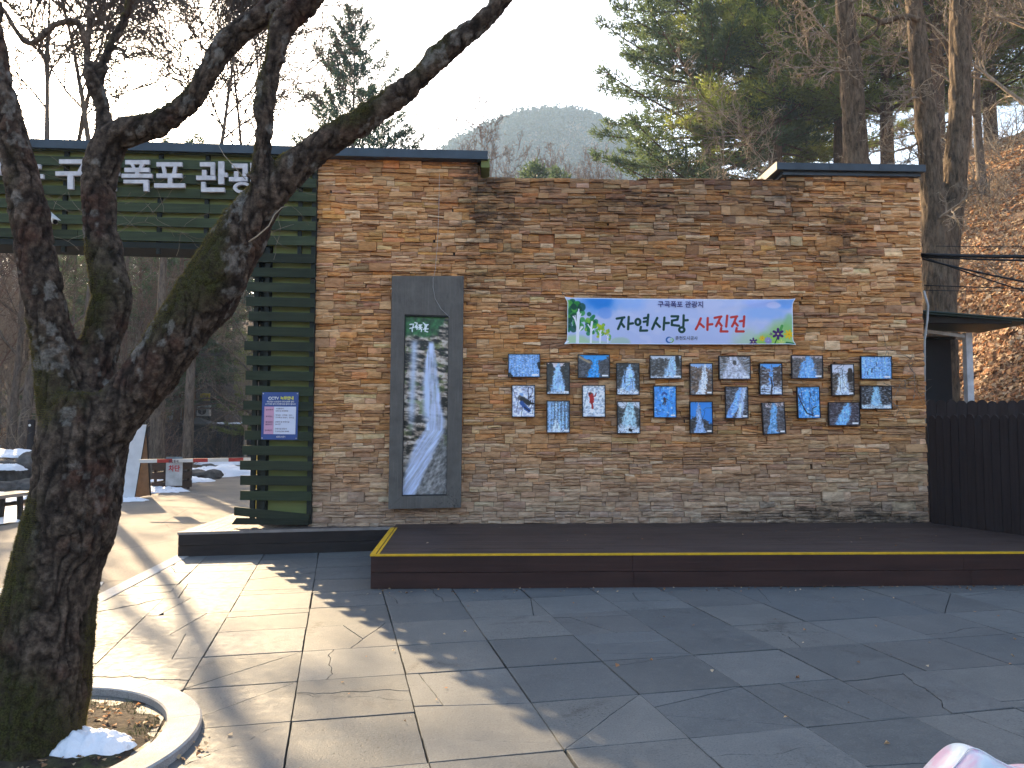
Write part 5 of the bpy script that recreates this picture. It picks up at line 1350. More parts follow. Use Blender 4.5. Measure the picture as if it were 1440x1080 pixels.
# grass tufts and litter in the ring
mb = MB(); rq = random.Random(31)
for _ in range(1500):
    a = rq.uniform(-.5, 1.6); r_ = RI * math.sqrt(rq.uniform(.2, .93)); x_, y_ = RC.x + r_ * math.cos(a), RC.y + r_ * math.sin(a)
    if fbm([x_ * 3], [y_ * 3], seed=71)[0] < .46: continue
    z_ = soil_z(x_, y_) - .003; h = rq.uniform(.012, .035); an = rq.uniform(0, 6.28); w = .0018; lx1, ly1 = rq.uniform(-.018, .018), rq.uniform(-.018, .018)
    mb.add([(x_ - w * math.cos(an), y_ - w * math.sin(an), z_), (x_ + w * math.cos(an), y_ + w * math.sin(an), z_), (x_ + lx1, y_ + ly1, z_ + h)], [(0, 1, 2)])
tag(mb.build('ring_grass', plain('dull_grass', (.09, .12, .03), .8, vary=.4, scale=30)), kind='stuff')

# ---- fallen leaves, one bent quad each
def leaf_field(name, P, Nrm, size, mat, label=None, seed=0, stand=.35):
    r = np.random.default_rng(seed); n = len(P)
    Nrm = Nrm + r.normal(0, stand, (n, 3)); Nrm /= np.linalg.norm(Nrm, axis=1)[:, None]
    tg = np.cross(Nrm, r.normal(0, 1, (n, 3))); tg /= np.linalg.norm(tg, axis=1)[:, None]; bt = np.cross(Nrm, tg)
    s = size * r.uniform(.6, 1.3, n)[:, None]; w = s * r.uniform(.35, .55, n)[:, None]; cur = s * r.uniform(.05, .45, n)[:, None]
    a = P - tg * s * .5; b = P + bt * w + Nrm * cur; c = P + tg * s * .5 + Nrm * cur * r.uniform(-.5, 1, (n, 1)); d = P - bt * w + Nrm * cur
    V = np.stack([a, b, c, d], 1).reshape(-1, 3); Fq = np.arange(4 * n).reshape(n, 4); Ft = np.concatenate([Fq[:, [0, 1, 2]], Fq[:, [0, 2, 3]]])
    base = np.array([(.44, .27, .14), (.54, .38, .22), (.30, .16, .08), (.62, .47, .31), (.19, .10, .05), (.48, .23, .10)])[r.integers(0, 6, n)] * r.uniform(.7, 1.2, (n, 1))
    return tag(mesh_np(name, V, Ft, mat, col=np.repeat(base, 4, 0)), label, None, None, 'stuff')
t = NT('dead_leaf'); M_LEAF = t.bsdf(t.attr('Col'), .7, trans=.35)
nl = 46000; r = np.random.default_rng(3)
u = r.uniform(0, 1, nl) ; yy = 10.8 + 17 * u ** 1.3; xx = yy * r.uniform(.50, .80, nl) + 1.0
e = .05; hz = height(xx, yy); nx_ = -(height(xx + e, yy) - hz) / e; ny_ = -(height(xx, yy + e) - hz) / e
leaf_field('fallen_leaves', np.stack([xx, yy, hz + .02], -1), np.stack([nx_, ny_, np.ones(nl)], -1), .105, M_LEAF, 'deep litter of dry brown leaves over the steep right bank', 4, .45)
nl = 26000; yy = r.uniform(17, 52, nl); xx = -14.5 - np.maximum(0, yy - 20) * .5 - r.uniform(0, 1, nl) ** 1.2 * 16
hz = height(xx, yy); nx_ = -(height(xx + e, yy) - hz) / e; ny_ = -(height(xx, yy + e) - hz) / e
leaf_field('fallen_leaves', np.stack([xx, yy, hz + .03], -1), np.stack([nx_, ny_, np.ones(nl)], -1), .16, M_LEAF, 'brown leaf litter covering the left bank behind the bench', 5, .5)
# a few leaves and chips lying on the plaza, stage and soil
pts = []; rq = random.Random(77)
for _ in range(150):
    x_ = rq.uniform(-1.2, 6.5); pts.append((x_, fy(x_) - abs(rq.gauss(0, .12)) - .03, .006))
for _ in range(70): pts.append((rq.uniform(-1, 5.5), rq.uniform(3.6, 7.3), .006))
for _ in range(26): x_ = rq.uniform(-.8, 5.6); pts.append((x_, rq.uniform(8.1, 10.1), ST + .005))
for _ in range(170):
    a = rq.uniform(-1.4, 1.4); r_ = RI * rq.uniform(.55, .97); x_, y_ = RC.x + r_ * math.cos(a), RC.y + r_ * math.sin(a); pts.append((x_, y_, soil_z(x_, y_) + .006))
for _ in range(60):
    a = rq.uniform(-1.2, .2); r_ = RO + abs(rq.gauss(0, .06)); pts.append((RC.x + r_ * math.cos(a), RC.y + r_ * math.sin(a), .006))
P = np.array(pts); leaf_field('leaf_scraps', P, np.tile([0, 0, 1.0], (len(P), 1)), .026, M_LEAF, 'small dry leaf scraps strewn over the paving and stage', 6, .25)

# ================================================================ trees and shrubs
def treebark(name, c0, c1, sc=1.0, rough=.9):
    t = NT(name); v = t.coord('Object', (12 * sc, 12 * sc, 3 * sc)); n = t.noise(v, 1.0, 6, .75, .4)
    n2 = t.noise(t.coord(), 1.3, 4, .6)
    c = t.mix(t.ramp(n, [(.36, 0), (.60, 1)]), c0, c1); c = t.mix(t.ramp(n2, [(.55, 0), (.7, .4)]), c, tuple(x * 1.6 for x in c1))
    return t.bsdf(c, rough, n, .9, .03, spec=.1)
M_B1 = treebark('grey_brown_bark', (.055, .042, .033), (.17, .135, .105))
M_B2 = treebark('pine_bark', (.045, .028, .020), (.15, .085, .055))
M_B3 = treebark('rugged_bark', (.040, .030, .022), (.17, .125, .085), 1.6)
M_B4 = treebark('pale_twig_bark', (.14, .11, .08), (.33, .27, .20))
M_B5 = treebark('russet_bark', (.09, .055, .04), (.20, .13, .10))
def needle(name, c0, c1, tr=.45):
    t = NT(name); v = t.coord('Object'); n = t.noise(v, 1.6, 4, .6); n2 = t.noise(v, 9, 3, .6)
    c = t.mix(t.ramp(n, [(.35, 0), (.65, 1)]), c0, c1); c = t.mix(t.ramp(n2, [(.4, 0), (.7, .5)]), c, tuple(x * 1.7 for x in c1))
    return t.bsdf(c, .6, trans=tr, spec=.3)
M_N1 = needle('yellow_green_needles', (.085, .115, .025), (.20, .225, .05), .68)
M_N2 = needle('dark_green_needles', (.035, .060, .026), (.085, .115, .045), .55)
M_N3 = needle('blue_green_needles', (.020, .045, .032), (.045, .080, .050))

def rdir(r, d, ang):
    ax = d.orthogonal().normalized(); ax = Quaternion(d, r.uniform(0, 6.283)) @ ax
    return (Quaternion(ax, ang) @ d).normalized()

def grow(mb, r, p, d, length, rad, lvl, S, tips=None):
    """a branch and its children; S: per-level settings"""
    s = S[lvl]; n = s['n']; pts = [p.copy()]; rads = [rad]; cur = d.normalized()
    for i in range(n):
        w = s['wob']; cur = (cur + Vector((r.gauss(0, w), r.gauss(0, w), r.gauss(0, w))) + Vector((0, 0, s['up']))).normalized()
        p = p + cur * (length / n); pts.append(p.copy()); rads.append(rad * (1 - (i + 1) / n * s.get('taper', .85)))
    mb.tube(pts, rads, s['sides'], cap=False)
    if lvl + 1 < len(S):
        c = S[lvl + 1]; k = s['kids']
        for i in range(k):
            f = s['from'] + (1 - s['from']) * ((i + r.random()) / k); x = f * n; j = min(int(x), n - 1); q = pts[j].lerp(pts[j + 1], x - j)
            rr = rads[j] * (1 - (x - j)) + rads[j + 1] * (x - j); dd = (pts[j + 1] - pts[j]).normalized()
            nd = rdir(r, dd, R(r.uniform(*c['ang']))); L = length * c['len'] * (1 - f * c.get('fall', .5)) * r.uniform(.7, 1.25)
            grow(mb, r, q, nd, L, max(rr * c['rad'], c.get('minr', .003)), lvl + 1, S, tips)
    elif tips is not None: tips.append((pts[-1], cur))

def bare_mesh(name, seed, h, rad, style='spread', mind=.006, nk=(9, 7, 6, 4)):
    r = random.Random(seed); mb = MB()
    up = {'spread': .05, 'up': .12, 'droop': -.03}[style]
    S = [dict(n=9, wob=.06, up=.10, taper=.97, sides=9, kids=nk[0], **{'from': .25}),
         dict(n=7, wob=.14, up=up + .03, sides=6, kids=nk[1], ang=(35, 70), len=.55, rad=.5, fall=.5, **{'from': .15}),
         dict(n=5, wob=.16, up=up, sides=4, kids=nk[2], ang=(30, 60), len=.45, rad=.55, fall=.4, minr=mind * 1.6, **{'from': .1}),
         dict(n=4, wob=.18, up=up * .7, sides=3, kids=nk[3], ang=(25, 60), len=.50, rad=.6, fall=.3, minr=mind * 1.1, **{'from': .1}),
         dict(n=3, wob=.2, up=up * .5, sides=3, kids=0, ang=(25, 60), len=.55, rad=.6, fall=.3, minr=mind, **{'from': 0})]
    grow(mb, r, Vector((0, 0, -.3)), Vector((r.uniform(-.08, .08), r.uniform(-.08, .08), 1)), h, rad, 0, S)
    me = bpy.data.meshes.new(name); me.from_pydata(mb.v, [], mb.f); me.shade_smooth(); return me

def pine_mesh(seed, h, rad, spread, base=.25, nb=90, tuft=.22, nt=9, needles=12, droop=.0, taperp=1.0, width=.014, curve=.12, sparse=1.0):
    """trunk+boughs mesh data and foliage triangles"""
    r = random.Random(seed); rn = np.random.default_rng(seed); mb = MB()
    lean = Vector((r.uniform(-.02, .02), r.uniform(-.02, .02), 1))
    tp = [lean * (h * i / 10) + Vector((r.gauss(0, .02), r.gauss(0, .02), 0)) * (i > 0) for i in range(11)]
    mb.tube(tp, [rad * (1 - i / 10 * .93) for i in range(11)], 9, cap=False)
    C, Dd = [], []
    for b in range(nb):
        f = base + (1 - base) * (b + r.random()) / nb; z = f * h; a = r.uniform(0, 6.283)
        L = spread * ((1 - f) / (1 - base)) ** taperp * r.uniform(.65, 1.15) + .12 * spread * (1 - f) + .15
        el = R(r.uniform(-8, 18)) + f * .5 - droop; d = Vector((math.cos(a) * math.cos(el), math.sin(a) * math.cos(el), math.sin(el)))
        p = tp[0].lerp(tp[-1], f); pts = [p.copy()]; n = 6
        for i in range(n):
            d = (d + Vector((r.gauss(0, .07), r.gauss(0, .07), curve * (1 if i > 2 else -.4)))).normalized(); p = p + d * (L / n); pts.append(p.copy())
        mb.tube(pts, [max(.006, rad * .20 * (1 - f * .6)) * (1 - i / n * .8) for i in range(n + 1)], 4, cap=False)
        m = max(3, int(nt * L / spread * 2.2 * sparse))
        for k in range(m):
            f2 = .22 + .78 * (k + r.random()) / m; x = f2 * n; j = min(int(x), n - 1); q = pts[j].lerp(pts[j + 1], x - j); dd = (pts[j + 1] - pts[j]).normalized()
            sd = dd.cross(Vector((0, 0, 1))).normalized() * r.choice((-1, 1)); off = L * .28 * (1.1 - f2) * r.random() + .03
            e = q + (sd * .9 + dd * .6 + Vector((0, 0, r.uniform(-.05, .25)))).normalized() * off
            if off > .15: mb.tube([q, e], [.006, .003], 3, cap=False)
            C.append(e); Dd.append((dd + sd * .7 + Vector((0, 0, .35))).normalized())
    C = np.array([tuple(c) for c in C]); Dd = np.array([tuple(c) for c in Dd]); N = len(C)
    C = np.repeat(C, needles, 0); Dn = np.repeat(Dd, needles, 0) + rn.normal(0, .62, (N * needles, 3)); Dn /= np.linalg.norm(Dn, axis=1)[:, None]
    C = C + rn.normal(0, tuft * .33, C.shape)
    T = np.cross(Dn, rn.normal(0, 1, Dn.shape)); T /= np.linalg.norm(T, axis=1)[:, None]; L = tuft * rn.uniform(.6, 1.2, (len(C), 1)); w = width * rn.uniform(.7, 1.4, (len(C), 1))
    V = np.stack([C - T * w, C + T * w, C + Dn * L], 1).reshape(-1, 3)
    me = bpy.data.meshes.new('boughs'); me.from_pydata(mb.v, [], mb.f); me.shade_smooth()
    mf = bpy.data.meshes.new('needles'); mf.vertices.add(len(V)); mf.vertices.foreach_set('co', V.astype(np.float32).ravel())
    mf.loops.add(len(V)); mf.loops.foreach_set('vertex_index', np.arange(len(V), dtype=np.int32)); mf.polygons.add(len(V) // 3)
    mf.polygons.foreach_set('loop_start', np.arange(0, len(V), 3, dtype=np.int32)); mf.update(calc_edges=True)
    return me, mf
def gz(x, y): return float(height(np.array([x]), np.array([y]))[0])
def place(meshes, name, label, x, y, rz, s, mats, parts, group=None, z=None, sz=None, cat='tree'):
    o = empty(name, (x, y, gz(x, y) if z is None else z), rz); tag(o, label, cat, group); o.scale = (s, s, sz or s)
    for me, mt, pn in zip(meshes, mats, parts):
        if not me.materials: me.materials.append(mt)
        c = bpy.data.objects.new(pn, me); COL.objects.link(c); c.parent = o
        if me.materials[0] != mt: c.material_slots[0].link = 'OBJECT'; c.material_slots[0].material = mt
    return o
def at(px, Y, py=600): p = W(px, py, Y); return p.x, p.y

# ---- right side: twin-stemmed tree and single trunk close behind the wall
def big_trunk(name, label, stems, mat, root, twigs, seed, up=-.02):
    o = empty(name, root); tag(o, label, 'tree'); mb = MB(); rr = random.Random(seed); ends = []
    for L in stems:
        P, Rr = limb(L, step=.12); Rr = [q * .9 for q in Rr]; mb.tube(P, Rr, 22)
        ends.append((P, Rr))
    me = bpy.data.meshes.new('t'); me.from_pydata(mb.v, [], mb.f); ot = bpy.data.objects.new('t', me); COL.objects.link(ot)
    m = ot.modifiers.new('r', 'REMESH'); m.mode = 'VOXEL'; m.voxel_size = .028; m = ot.modifiers.new('s', 'SMOOTH'); m.iterations = 6
    m2_ = bpy.data.meshes.new_from_object(ot.evaluated_get(bpy.context.evaluated_depsgraph_get())); bpy.data.objects.remove(ot)
    n = len(m2_.vertices); co = np.empty(n * 3, np.float32); m2_.vertices.foreach_get('co', co); co = co.reshape(-1, 3).astype(float)
    no = np.empty(n * 3, np.float32); m2_.vertex_normals.foreach_get('vector', no); no = no.reshape(-1, 3).astype(float); x, y, z = co.T
    q = (fbm(x * 4, y * 4, z * 1.5, seed=3, o=2) - .5) * 2; rid = 1 - np.abs(vn(x * 13 + q, y * 13 + q, z * 2.6, seed=9) * 2 - 1)
    dsp = -(rid ** 3) * .030 + (fbm(x * 3, y * 3, z * 2, seed=4, o=3) - .5) * .05 + (fbm(x * 30, y * 30, z * 9, seed=14, o=2) - .5) * .014
    m2_.vertices.foreach_set('co', (co + no * dsp[:, None]).astype(np.float32).ravel()); link('trunk', m2_, mat, o, True)
    mb = MB()
    SS = [dict(n=8, wob=.22, up=up, sides=5, kids=9, ang=(30, 60), len=1, rad=1, **{'from': .15}), dict(n=6, wob=.26, up=up, sides=4, kids=7, ang=(25, 65), len=.55, rad=.6, minr=.011, **{'from': .1}),
          dict(n=4, wob=.28, up=up, sides=3, kids=4, ang=(25, 65), len=.5, rad=.6, minr=.0085, **{'from': .1}), dict(n=3, wob=.3, up=up, sides=3, kids=0, ang=(25, 60), len=.55, rad=.6, minr=.007, **{'from': 0})]
    for (si, f, dv, L, rd_) in twigs:
        P, Rr = ends[si]; k = min(int(f * (len(P) - 1)), len(P) - 1); grow(mb, rr, P[k], Vector(dv), L, rd_, 0, SS)
    mt = bpy.data.meshes.new('branches'); mt.from_pydata(mb.v, [], mb.f); link('branches', mt, M_B4, o, True); rebase(o); return o
def rtw(seed, nst, n, lmin=1.2, lmax=2.8, bias=(-.6, -.5, -.1), fr=(.25, 1)):
    r = random.Random(seed); out = []
    for _ in range(n):
        a = r.uniform(0, 6.283); out.append((r.randrange(nst), r.uniform(*fr), (math.cos(a) + bias[0], math.sin(a) + bias[1], r.uniform(-.2, .6) + bias[2]), r.uniform(lmin, lmax), r.uniform(.014, .032)))
    return out
Yt = 13.2
big_trunk('twin_trunk_tree', 'rugged twin-stemmed tree growing behind the right end of the wall',
  [[(1322, 760, Yt, 70), (1323, 640, Yt, 62), (1323, 560, Yt, 58), (1322, 470, Yt, 56), (1320, 400, Yt, 54), (1317, 345, Yt, 46), (1313, 290, Yt, 38), (1308, 220, Yt, 39), (1300, 150, Yt, 36), (1292, 80, Yt, 34), (1287, 20, Yt, 30), (1278, -80, Yt, 28), (1270, -200, Yt, 22)],
   [(1326, 430, Yt + .05, 46), (1334, 350, Yt + .05, 38), (1340, 290, Yt + .05, 38), (1345, 220, Yt + .08, 40), (1350, 150, Yt + .08, 38), (1351, 80, Yt + .08, 37), (1350, 0, Yt + .08, 36), (1352, -120, Yt + .1, 30)]],
  M_B3, (W(1326, 600, Yt).x, Yt, 0), rtw(5, 2, 12, .9, 2.2, (0, -.6, -.3), (.35, .95)), 41)
big_trunk('roadside_trunk_tree', 'single straight dark trunk rising behind the right coping of the wall',
  [[(1213, 420, 13, 52), (1210, 300, 13, 47), (1206, 230, 13, 43), (1200, 170, 13, 40), (1196, 100, 13, 38), (1190, 30, 13, 34), (1184, -60, 13, 30), (1176, -220, 13, 24)],
   [(1294, 28, 13, 12), (1268, 24, 12.9, 11), (1240, 32, 12.9, 11), (1222, 20, 12.9, 9), (1200, 22, 12.9, 8)],
   [(1236, 34, 12.9, 9), (1228, 48, 12.9, 8), (1202, 60, 12.9, 8)]],
  M_B3, (W(1210, 600, 13).x, 13, 0), rtw(8, 1, 9, 1.4, 3.2, (-.8, -.6, -.1), (.45, .95)), 43)

# ---- bare trees
BM = {}
BM['a'] = bare_mesh('trunk_and_branches', 1, 9.5, .17, 'spread', .009, (14, 9, 7, 5))
BM['b'] = bare_mesh('trunk_and_branches', 2, 10.5, .16, 'up', .009, (14, 9, 7, 5))
def high_mesh(seed):
    r = random.Random(seed); mb = MB()
    S = [dict(n=10, wob=.05, up=.10, taper=.96, sides=9, kids=15, **{'from': .68}), dict(n=7, wob=.13, up=.10, sides=6, kids=10, ang=(30, 65), len=.36, rad=.5, fall=.3, **{'from': .15}),
         dict(n=5, wob=.15, up=.06, sides=4, kids=7, ang=(28, 60), len=.5, rad=.55, fall=.4, minr=.021, **{'from': .1}), dict(n=4, wob=.17, up=.04, sides=3, kids=5, ang=(25, 60), len=.52, rad=.6, fall=.3, minr=.016, **{'from': .1}),
         dict(n=3, wob=.2, up=.03, sides=3, kids=0, ang=(25, 60), len=.6, rad=.6, fall=.3, minr=.013, **{'from': 0})]
    grow(mb, r, Vector((0, 0, -.3)), Vector((.04, .02, 1)), 15, .16, 0, S)
    me = bpy.data.meshes.new('trunk_and_branches'); me.from_pydata(mb.v, [], mb.f); me.shade_smooth(); return me
BM['h1'] = high_mesh(11); BM['h2'] = high_mesh(12)
BM['c'] = bare_mesh('trunk_and_branches', 3, 8.5, .19, 'droop', .006, (12, 9, 7, 5))
BM['far'] = bare_mesh('trunk_and_branches', 4, 13, .18, 'up', .016, (14, 6, 5, 3))
BM['far2'] = bare_mesh('trunk_and_branches', 6, 12, .20, 'spread', .016, (12, 7, 5, 3))
BM['shrub'] = None
def shrub_mesh(seed, n=14, h=2.2, mind=.004):
    r = random.Random(seed); mb = MB()
    S = [dict(n=6, wob=.2, up=.02, sides=4, kids=6, **{'from': .2}), dict(n=5, wob=.22, up=0, sides=3, kids=5, ang=(25, 60), len=.55, rad=.6, minr=mind * 1.3, **{'from': .1}), dict(n=3, wob=.25, up=0, sides=3, kids=0, ang=(25, 60), len=.5, rad=.6, minr=mind, **{'from': 0})]
    for _ in range(n):
        a = r.uniform(0, 6.283); grow(mb, r, Vector((r.gauss(0, .15), r.gauss(0, .15), -.1)), Vector((math.cos(a) * .7, math.sin(a) * .7, r.uniform(.5, 1.2))), h * r.uniform(.6, 1.2), .014, 0, S)
    me = bpy.data.meshes.new('stems'); me.from_pydata(mb.v, [], mb.f); me.shade_smooth(); return me
SH = [shrub_mesh(1), shrub_mesh(2, 10, 3.0), shrub_mesh(3, 18, 1.6)]
def bare(key, label, px, Y, rz=0, s=1.0, mat=M_B1, group=None, z=None, dz=0):
    x, y = at(px, Y); return place([BM[key]], 'bare_tree', label, x, y, rz, s, [mat], ['trunk_and_branches'], group, z=(gz(x, y) if z is None else z) + dz)

# left, between camera and hill
bare('h1', 'tall bare tree right behind the left part of the beam', 62, 19.5, .4, 1.0)
bare('h2', 'tall bare tree whose fine twigs fill the sky around the middle limb', 118, 22, 3.1, 1.05)
bare('h2', 'bare tree at the left edge with long rising twigs', -50, 18.5, 2.4, 1.0)
bare('h2', 'slim bare tree rising behind the beam just right of the left limb', 30, 25, 5.1, 1.15)
bare('h1', 'bare tree whose crown spreads behind the upper middle limb', 262, 22, 4.4, 1.0)
bare('h1', 'bare tree with fine twigs above the beam cap between the middle and right limbs', 368, 24, 1.9, .98)
bare('c', 'bare tree whose twigs hang low beside the top of the green post', 385, 25, 2.2, .8)
bare('b', 'slim bare tree seen through the gap beneath the beam at the right stem', 20, 27, 4.1, 1.1)
bare('a', 'leaning bare tree on the left bank above the bollard', -120, 24, 5.0, 1.1)
# right, over the wall
bare('c', 'spreading bare tree reaching over the low middle of the wall', 925, 14.8, .7, .62, M_B1)
bare('c', 'brown tangle of drooping twigs in front of the big dark conifer', 1015, 14.2, 2.9, .84, M_B4)
bare('a', 'bare tree on the bank at the far right edge', 1470, 17.5, 2.0, .95, M_B4)
bare('b', 'thin bare tree on the bank right of the twin trunks', 1395, 19, .9, .8, M_B1)
# shrubs on the right bank
rz_ = random.Random(15)
gsh = 'leafless shrubs tangled over the right bank'
for i, (px, Y, s) in enumerate([(1350, 16, .8), (1430, 15.5, .8), (1400, 18, 1.0), (1330, 18.5, 1.1), (1365, 21, 1.2), (1430, 21, 1.3), (1270, 17, 1.0), (1235, 19, 1.1), (1460, 24, 1.4), (1390, 25, 1.5)]):
    x, y = at(px, Y); place([SH[i % 3]], 'leafless_shrub', 'leafless tangled shrub growing on the leafy right bank', x, y, rz_.uniform(0, 6), s, [M_B4], ['stems'], gsh, cat='shrub')

# ---- conifers
KP = pine_mesh(3, 15, .24, 3.4, base=.14, nb=150, tuft=.24, nt=17, needles=13, taperp=.75, width=.019)
KP2 = pine_mesh(4, 16, .26, 3.8, base=.18, nb=130, tuft=.24, nt=17, needles=13, taperp=.6, width=.019)
DK = pine_mesh(5, 17, .28, 4.2, base=.06, nb=260, tuft=.20, nt=24, needles=14, taperp=.7, droop=.12, width=.020, curve=.09)
FIR = pine_mesh(6, 20, .20, 5.6, base=.16, nb=150, tuft=.20, nt=28, needles=9, droop=-.30, taperp=.62, width=.024, curve=.02, sparse=1.3)
FARP = pine_mesh(8, 14, .22, 3.2, base=.12, nb=100, tuft=.34, nt=12, needles=11, taperp=.7, width=.045)
def pine(m, label, px, Y, rz, s, nm, name='pine_tree', bm=M_B2, group=None, dz=0, sz=None):
    x, y = at(px, Y); return place(list(m), name, label, x, y, rz, s, [bm, nm], ['trunk_and_boughs', 'needles'], group, z=gz(x, y) + dz, sz=sz)
pine(DK, 'huge dark green conifer filling the sky edge right of centre', 1000, 40, .3, 1.62, M_N2, 'conifer', sz=1.78)
pine(KP, 'yellow-green pine glowing between the dark conifer and the single trunk', 1098, 37, 1.2, 1.55, M_N1)
pine(KP2, 'sunlit pine straight behind the single dark trunk', 1190, 37, 2.3, 1.45, M_N1)
pine(KP, 'bright pine seen between the single trunk and twin trunks', 1258, 34, 3.9, 1.35, M_N1)
pine(KP2, 'tall pine behind the twin trunks', 1330, 31, .8, 1.25, M_N1)
pine(KP, 'pine high on the bank near the right edge', 1408, 33, 5.1, 1.25, M_N1)
pine(KP2, 'rightmost pine, cut by the right edge of the view', 1490, 30, 4.0, 1.2, M_N1)
pine(KP, 'half hidden pine deep behind the dark conifer', 1140, 47, 2.0, 1.7, M_N1)
pine(KP2, 'pine on the upper slope behind the other right hand pines', 1370, 42, 1.0, 1.4, M_N1)
pine(FIR, 'slender fir with upswept boughs standing alone against the white sky', 487, 36, .5, 1.0, M_N3, 'fir_tree', M_B1, sz=1.09)
pine(KP, 'hazy pine top poking above the beam between the two left limbs', 268, 46, 1.0, 1.28, M_N2)
pine(KP2, 'second hazy pine top farther left above the beam', 205, 50, 2.6, 1.28, M_N2)
pine(KP, 'yellow-green pine under the beam just left of the green post top', 372, 40, 3.3, .62, M_N1)
pine(KP2, 'pine with low boughs left of the dark hut', 195, 40, .2, .8, M_N2)
pine(KP, 'pine at the far left under the beam', 95, 44, 4.4, .9, M_N2)
# bare straight trunks near the hut
def pole_tree(label, px, Y, wpx, h, mat, seed, group=None, top=True):
    x, y = at(px, Y); r = random.Random(seed); mb = MB(); z0 = gz(x, y); rad = wpx * Y / FPX / 2
    lx_ = r.uniform(-.03, .03)
    S = [dict(n=10, wob=.02, up=.2, taper=.6, sides=10, kids=16, **{'from': .22}), dict(n=6, wob=.12, up=.02, sides=4, kids=7, ang=(55, 85), len=.24, rad=.22, fall=.5, minr=.014, **{'from': .15}),
         dict(n=4, wob=.15, up=.02, sides=3, kids=4, ang=(30, 60), len=.45, rad=.6, minr=.010, **{'from': .1}), dict(n=3, wob=.15, up=.02, sides=3, kids=0, ang=(30, 60), len=.5, rad=.6, minr=.008, **{'from': 0})]
    grow(mb, r, Vector((x, y, z0 - .3)), Vector((lx_, 0, 1)), h, rad, 0, S)
    o = mb.build('straight_trunk_tree', mat, None, True); tag(o, label, 'tree', group); return o
pole_tree('grey straight trunk rising just behind the wooden planter box', 222, 25, 23, 7.5, M_B1, 1)
pole_tree('reddish straight trunk left of the hut door', 246, 43, 11, 14, M_B2, 2)
pole_tree('reddish straight trunk standing in front of the hut door', 271, 44, 10, 14, M_B2, 3)
pole_tree('dark straight trunk seen between the two thick right limbs', 218, 30, 14, 9.5, M_B1, 4)
pole_tree('dark straight trunk between left and middle limbs', 178, 34, 11, 10.5, M_B1, 5)

# ---- woods on the ridge and far side (each its own object)
gw = 'bare trees of the wooded ridge behind'
rr_ = random.Random(22); k = 0
for i in range(64):
    px = rr_.uniform(-80, 900); Y = rr_.uniform(56, 104)
    if px > 640 and Y < 66: Y += 12
    s = rr_.uniform(.8, 1.15)
    if 500 < px < 600: s *= .8
    bare(rr_.choice(['far', 'far2']), 'leafless hazy tree of the wooded ridge behind the wall', px, Y, rr_.uniform(0, 6), s, M_B5 if px > 560 else M_B1, gw)
gw2 = 'bare trees of the left bank'
for i in range(26):
    px = rr_.uniform(-90, 360); Y = rr_.uniform(30, 54)
    if 235 < px < 335 and Y < 54: px = rr_.uniform(-60, 200)
    x, y = at(px, Y)
    bare(rr_.choice(['a', 'b', 'far2']), 'bare tree among the woods under the green beam', px, Y, rr_.uniform(0, 6), rr_.uniform(.5, .78), rr_.choice([M_B4, M_B4, M_B5]), gw2)
for i in range(30):
    bare(rr_.choice(['far', 'far2']), 'leafless hazy tree of the wooded ridge behind the wall', rr_.uniform(-60, 350), rr_.uniform(57, 76), rr_.uniform(0, 6), rr_.uniform(.9, 1.2), M_B4, gw)
for i in range(24):
    bare('far', 'slender reddish bare larch in the grove below the far hill', rr_.uniform(585, 905), rr_.uniform(68, 84), rr_.uniform(0, 6), rr_.uniform(1.05, 1.32), M_B5, 'reddish larches below the far hill')
for px, Y, s, lab in ((662, 69, 1.72, 'tallest reddish bare larch left of the far hill'), (597, 80, 1.6, 'small isolated bare treetop just above the wall cap'), (735, 70, 1.36, 'reddish bare tree before the centre of the far hill'), (700, 70, 1.4, 'reddish bare tree left of the centre of the far hill'), (800, 74, 1.3, 'reddish bare tree below the right shoulder of the far hill')):
    bare('far', lab, px, Y, px * .7, s, M_B5)
pine(FARP, 'small green pine top over the middle of the wall', 762, 52, 1.0, 1.42, M_N2, dz=0)
pine(FARP, 'small green pine top next to its twin over the wall middle', 792, 56, 2.0, 1.42, M_N2)
for i, (px, Y, s) in enumerate(((610, 66, 1.0), (560, 70, 1.05), (860, 64, .85), (30, 76, 1.2), (120, 72, 1.2), (330, 80, 1.1), (420, 74, 1.15))):
    pine(FARP, 'hazy pine in the far woods of the ridge', px, Y, i * 1.3, s, M_N2, group='hazy pines of the ridge')

# ---- the wooded far hill: one mass of thousands of crowns
t = NT('far_forest'); v = t.coord(); n = t.noise(v, .05, 4, .6)
c = t.mix(1.0, t.attr('Col'), t.ramp(n, [(.3, (.8, .8, .8)), (.7, (1.15, 1.15, 1.15))]), 'MULTIPLY'); M_FAR = t.bsdf(c, .9, trans=.2)
rF = np.random.default_rng(12); NF = 17000
fx = rF.uniform(-260, 330, NF); fyy = rF.uniform(190, 560, NF)
ang_ = np.arctan2(fx, fyy); keep = (np.abs(ang_) < .62)
fx, fyy = fx[keep], fyy[keep]; fz = height(fx, fyy); keep = fz > 14; fx, fyy, fz = fx[keep], fyy[keep], fz[keep]; NF = len(fx)
K = 34; sz_ = rF.uniform(2.6, 5.0, NF)
con = fbm(fx * .02, fyy * .02, seed=91) + rF.normal(0, .07, NF) > .47
off = rF.normal(0, 1, (NF, K, 3)); off /= np.linalg.norm(off, axis=2)[..., None]; off *= rF.uniform(.45, 1, (NF, K, 1)); off[..., 2] *= 1.15
cen = np.stack([fx, fyy, fz + sz_ * .9], -1)[:, None, :] + off * sz_[:, None, None]
d1_ = rF.normal(0, 1, (NF, K, 3)); d1_ /= np.linalg.norm(d1_, axis=2)[..., None]; d2_ = np.cross(d1_, rF.normal(0, 1, (NF, K, 3))); d2_ /= np.linalg.norm(d2_, axis=2)[..., None]
s_ = (sz_[:, None, None] * .33)
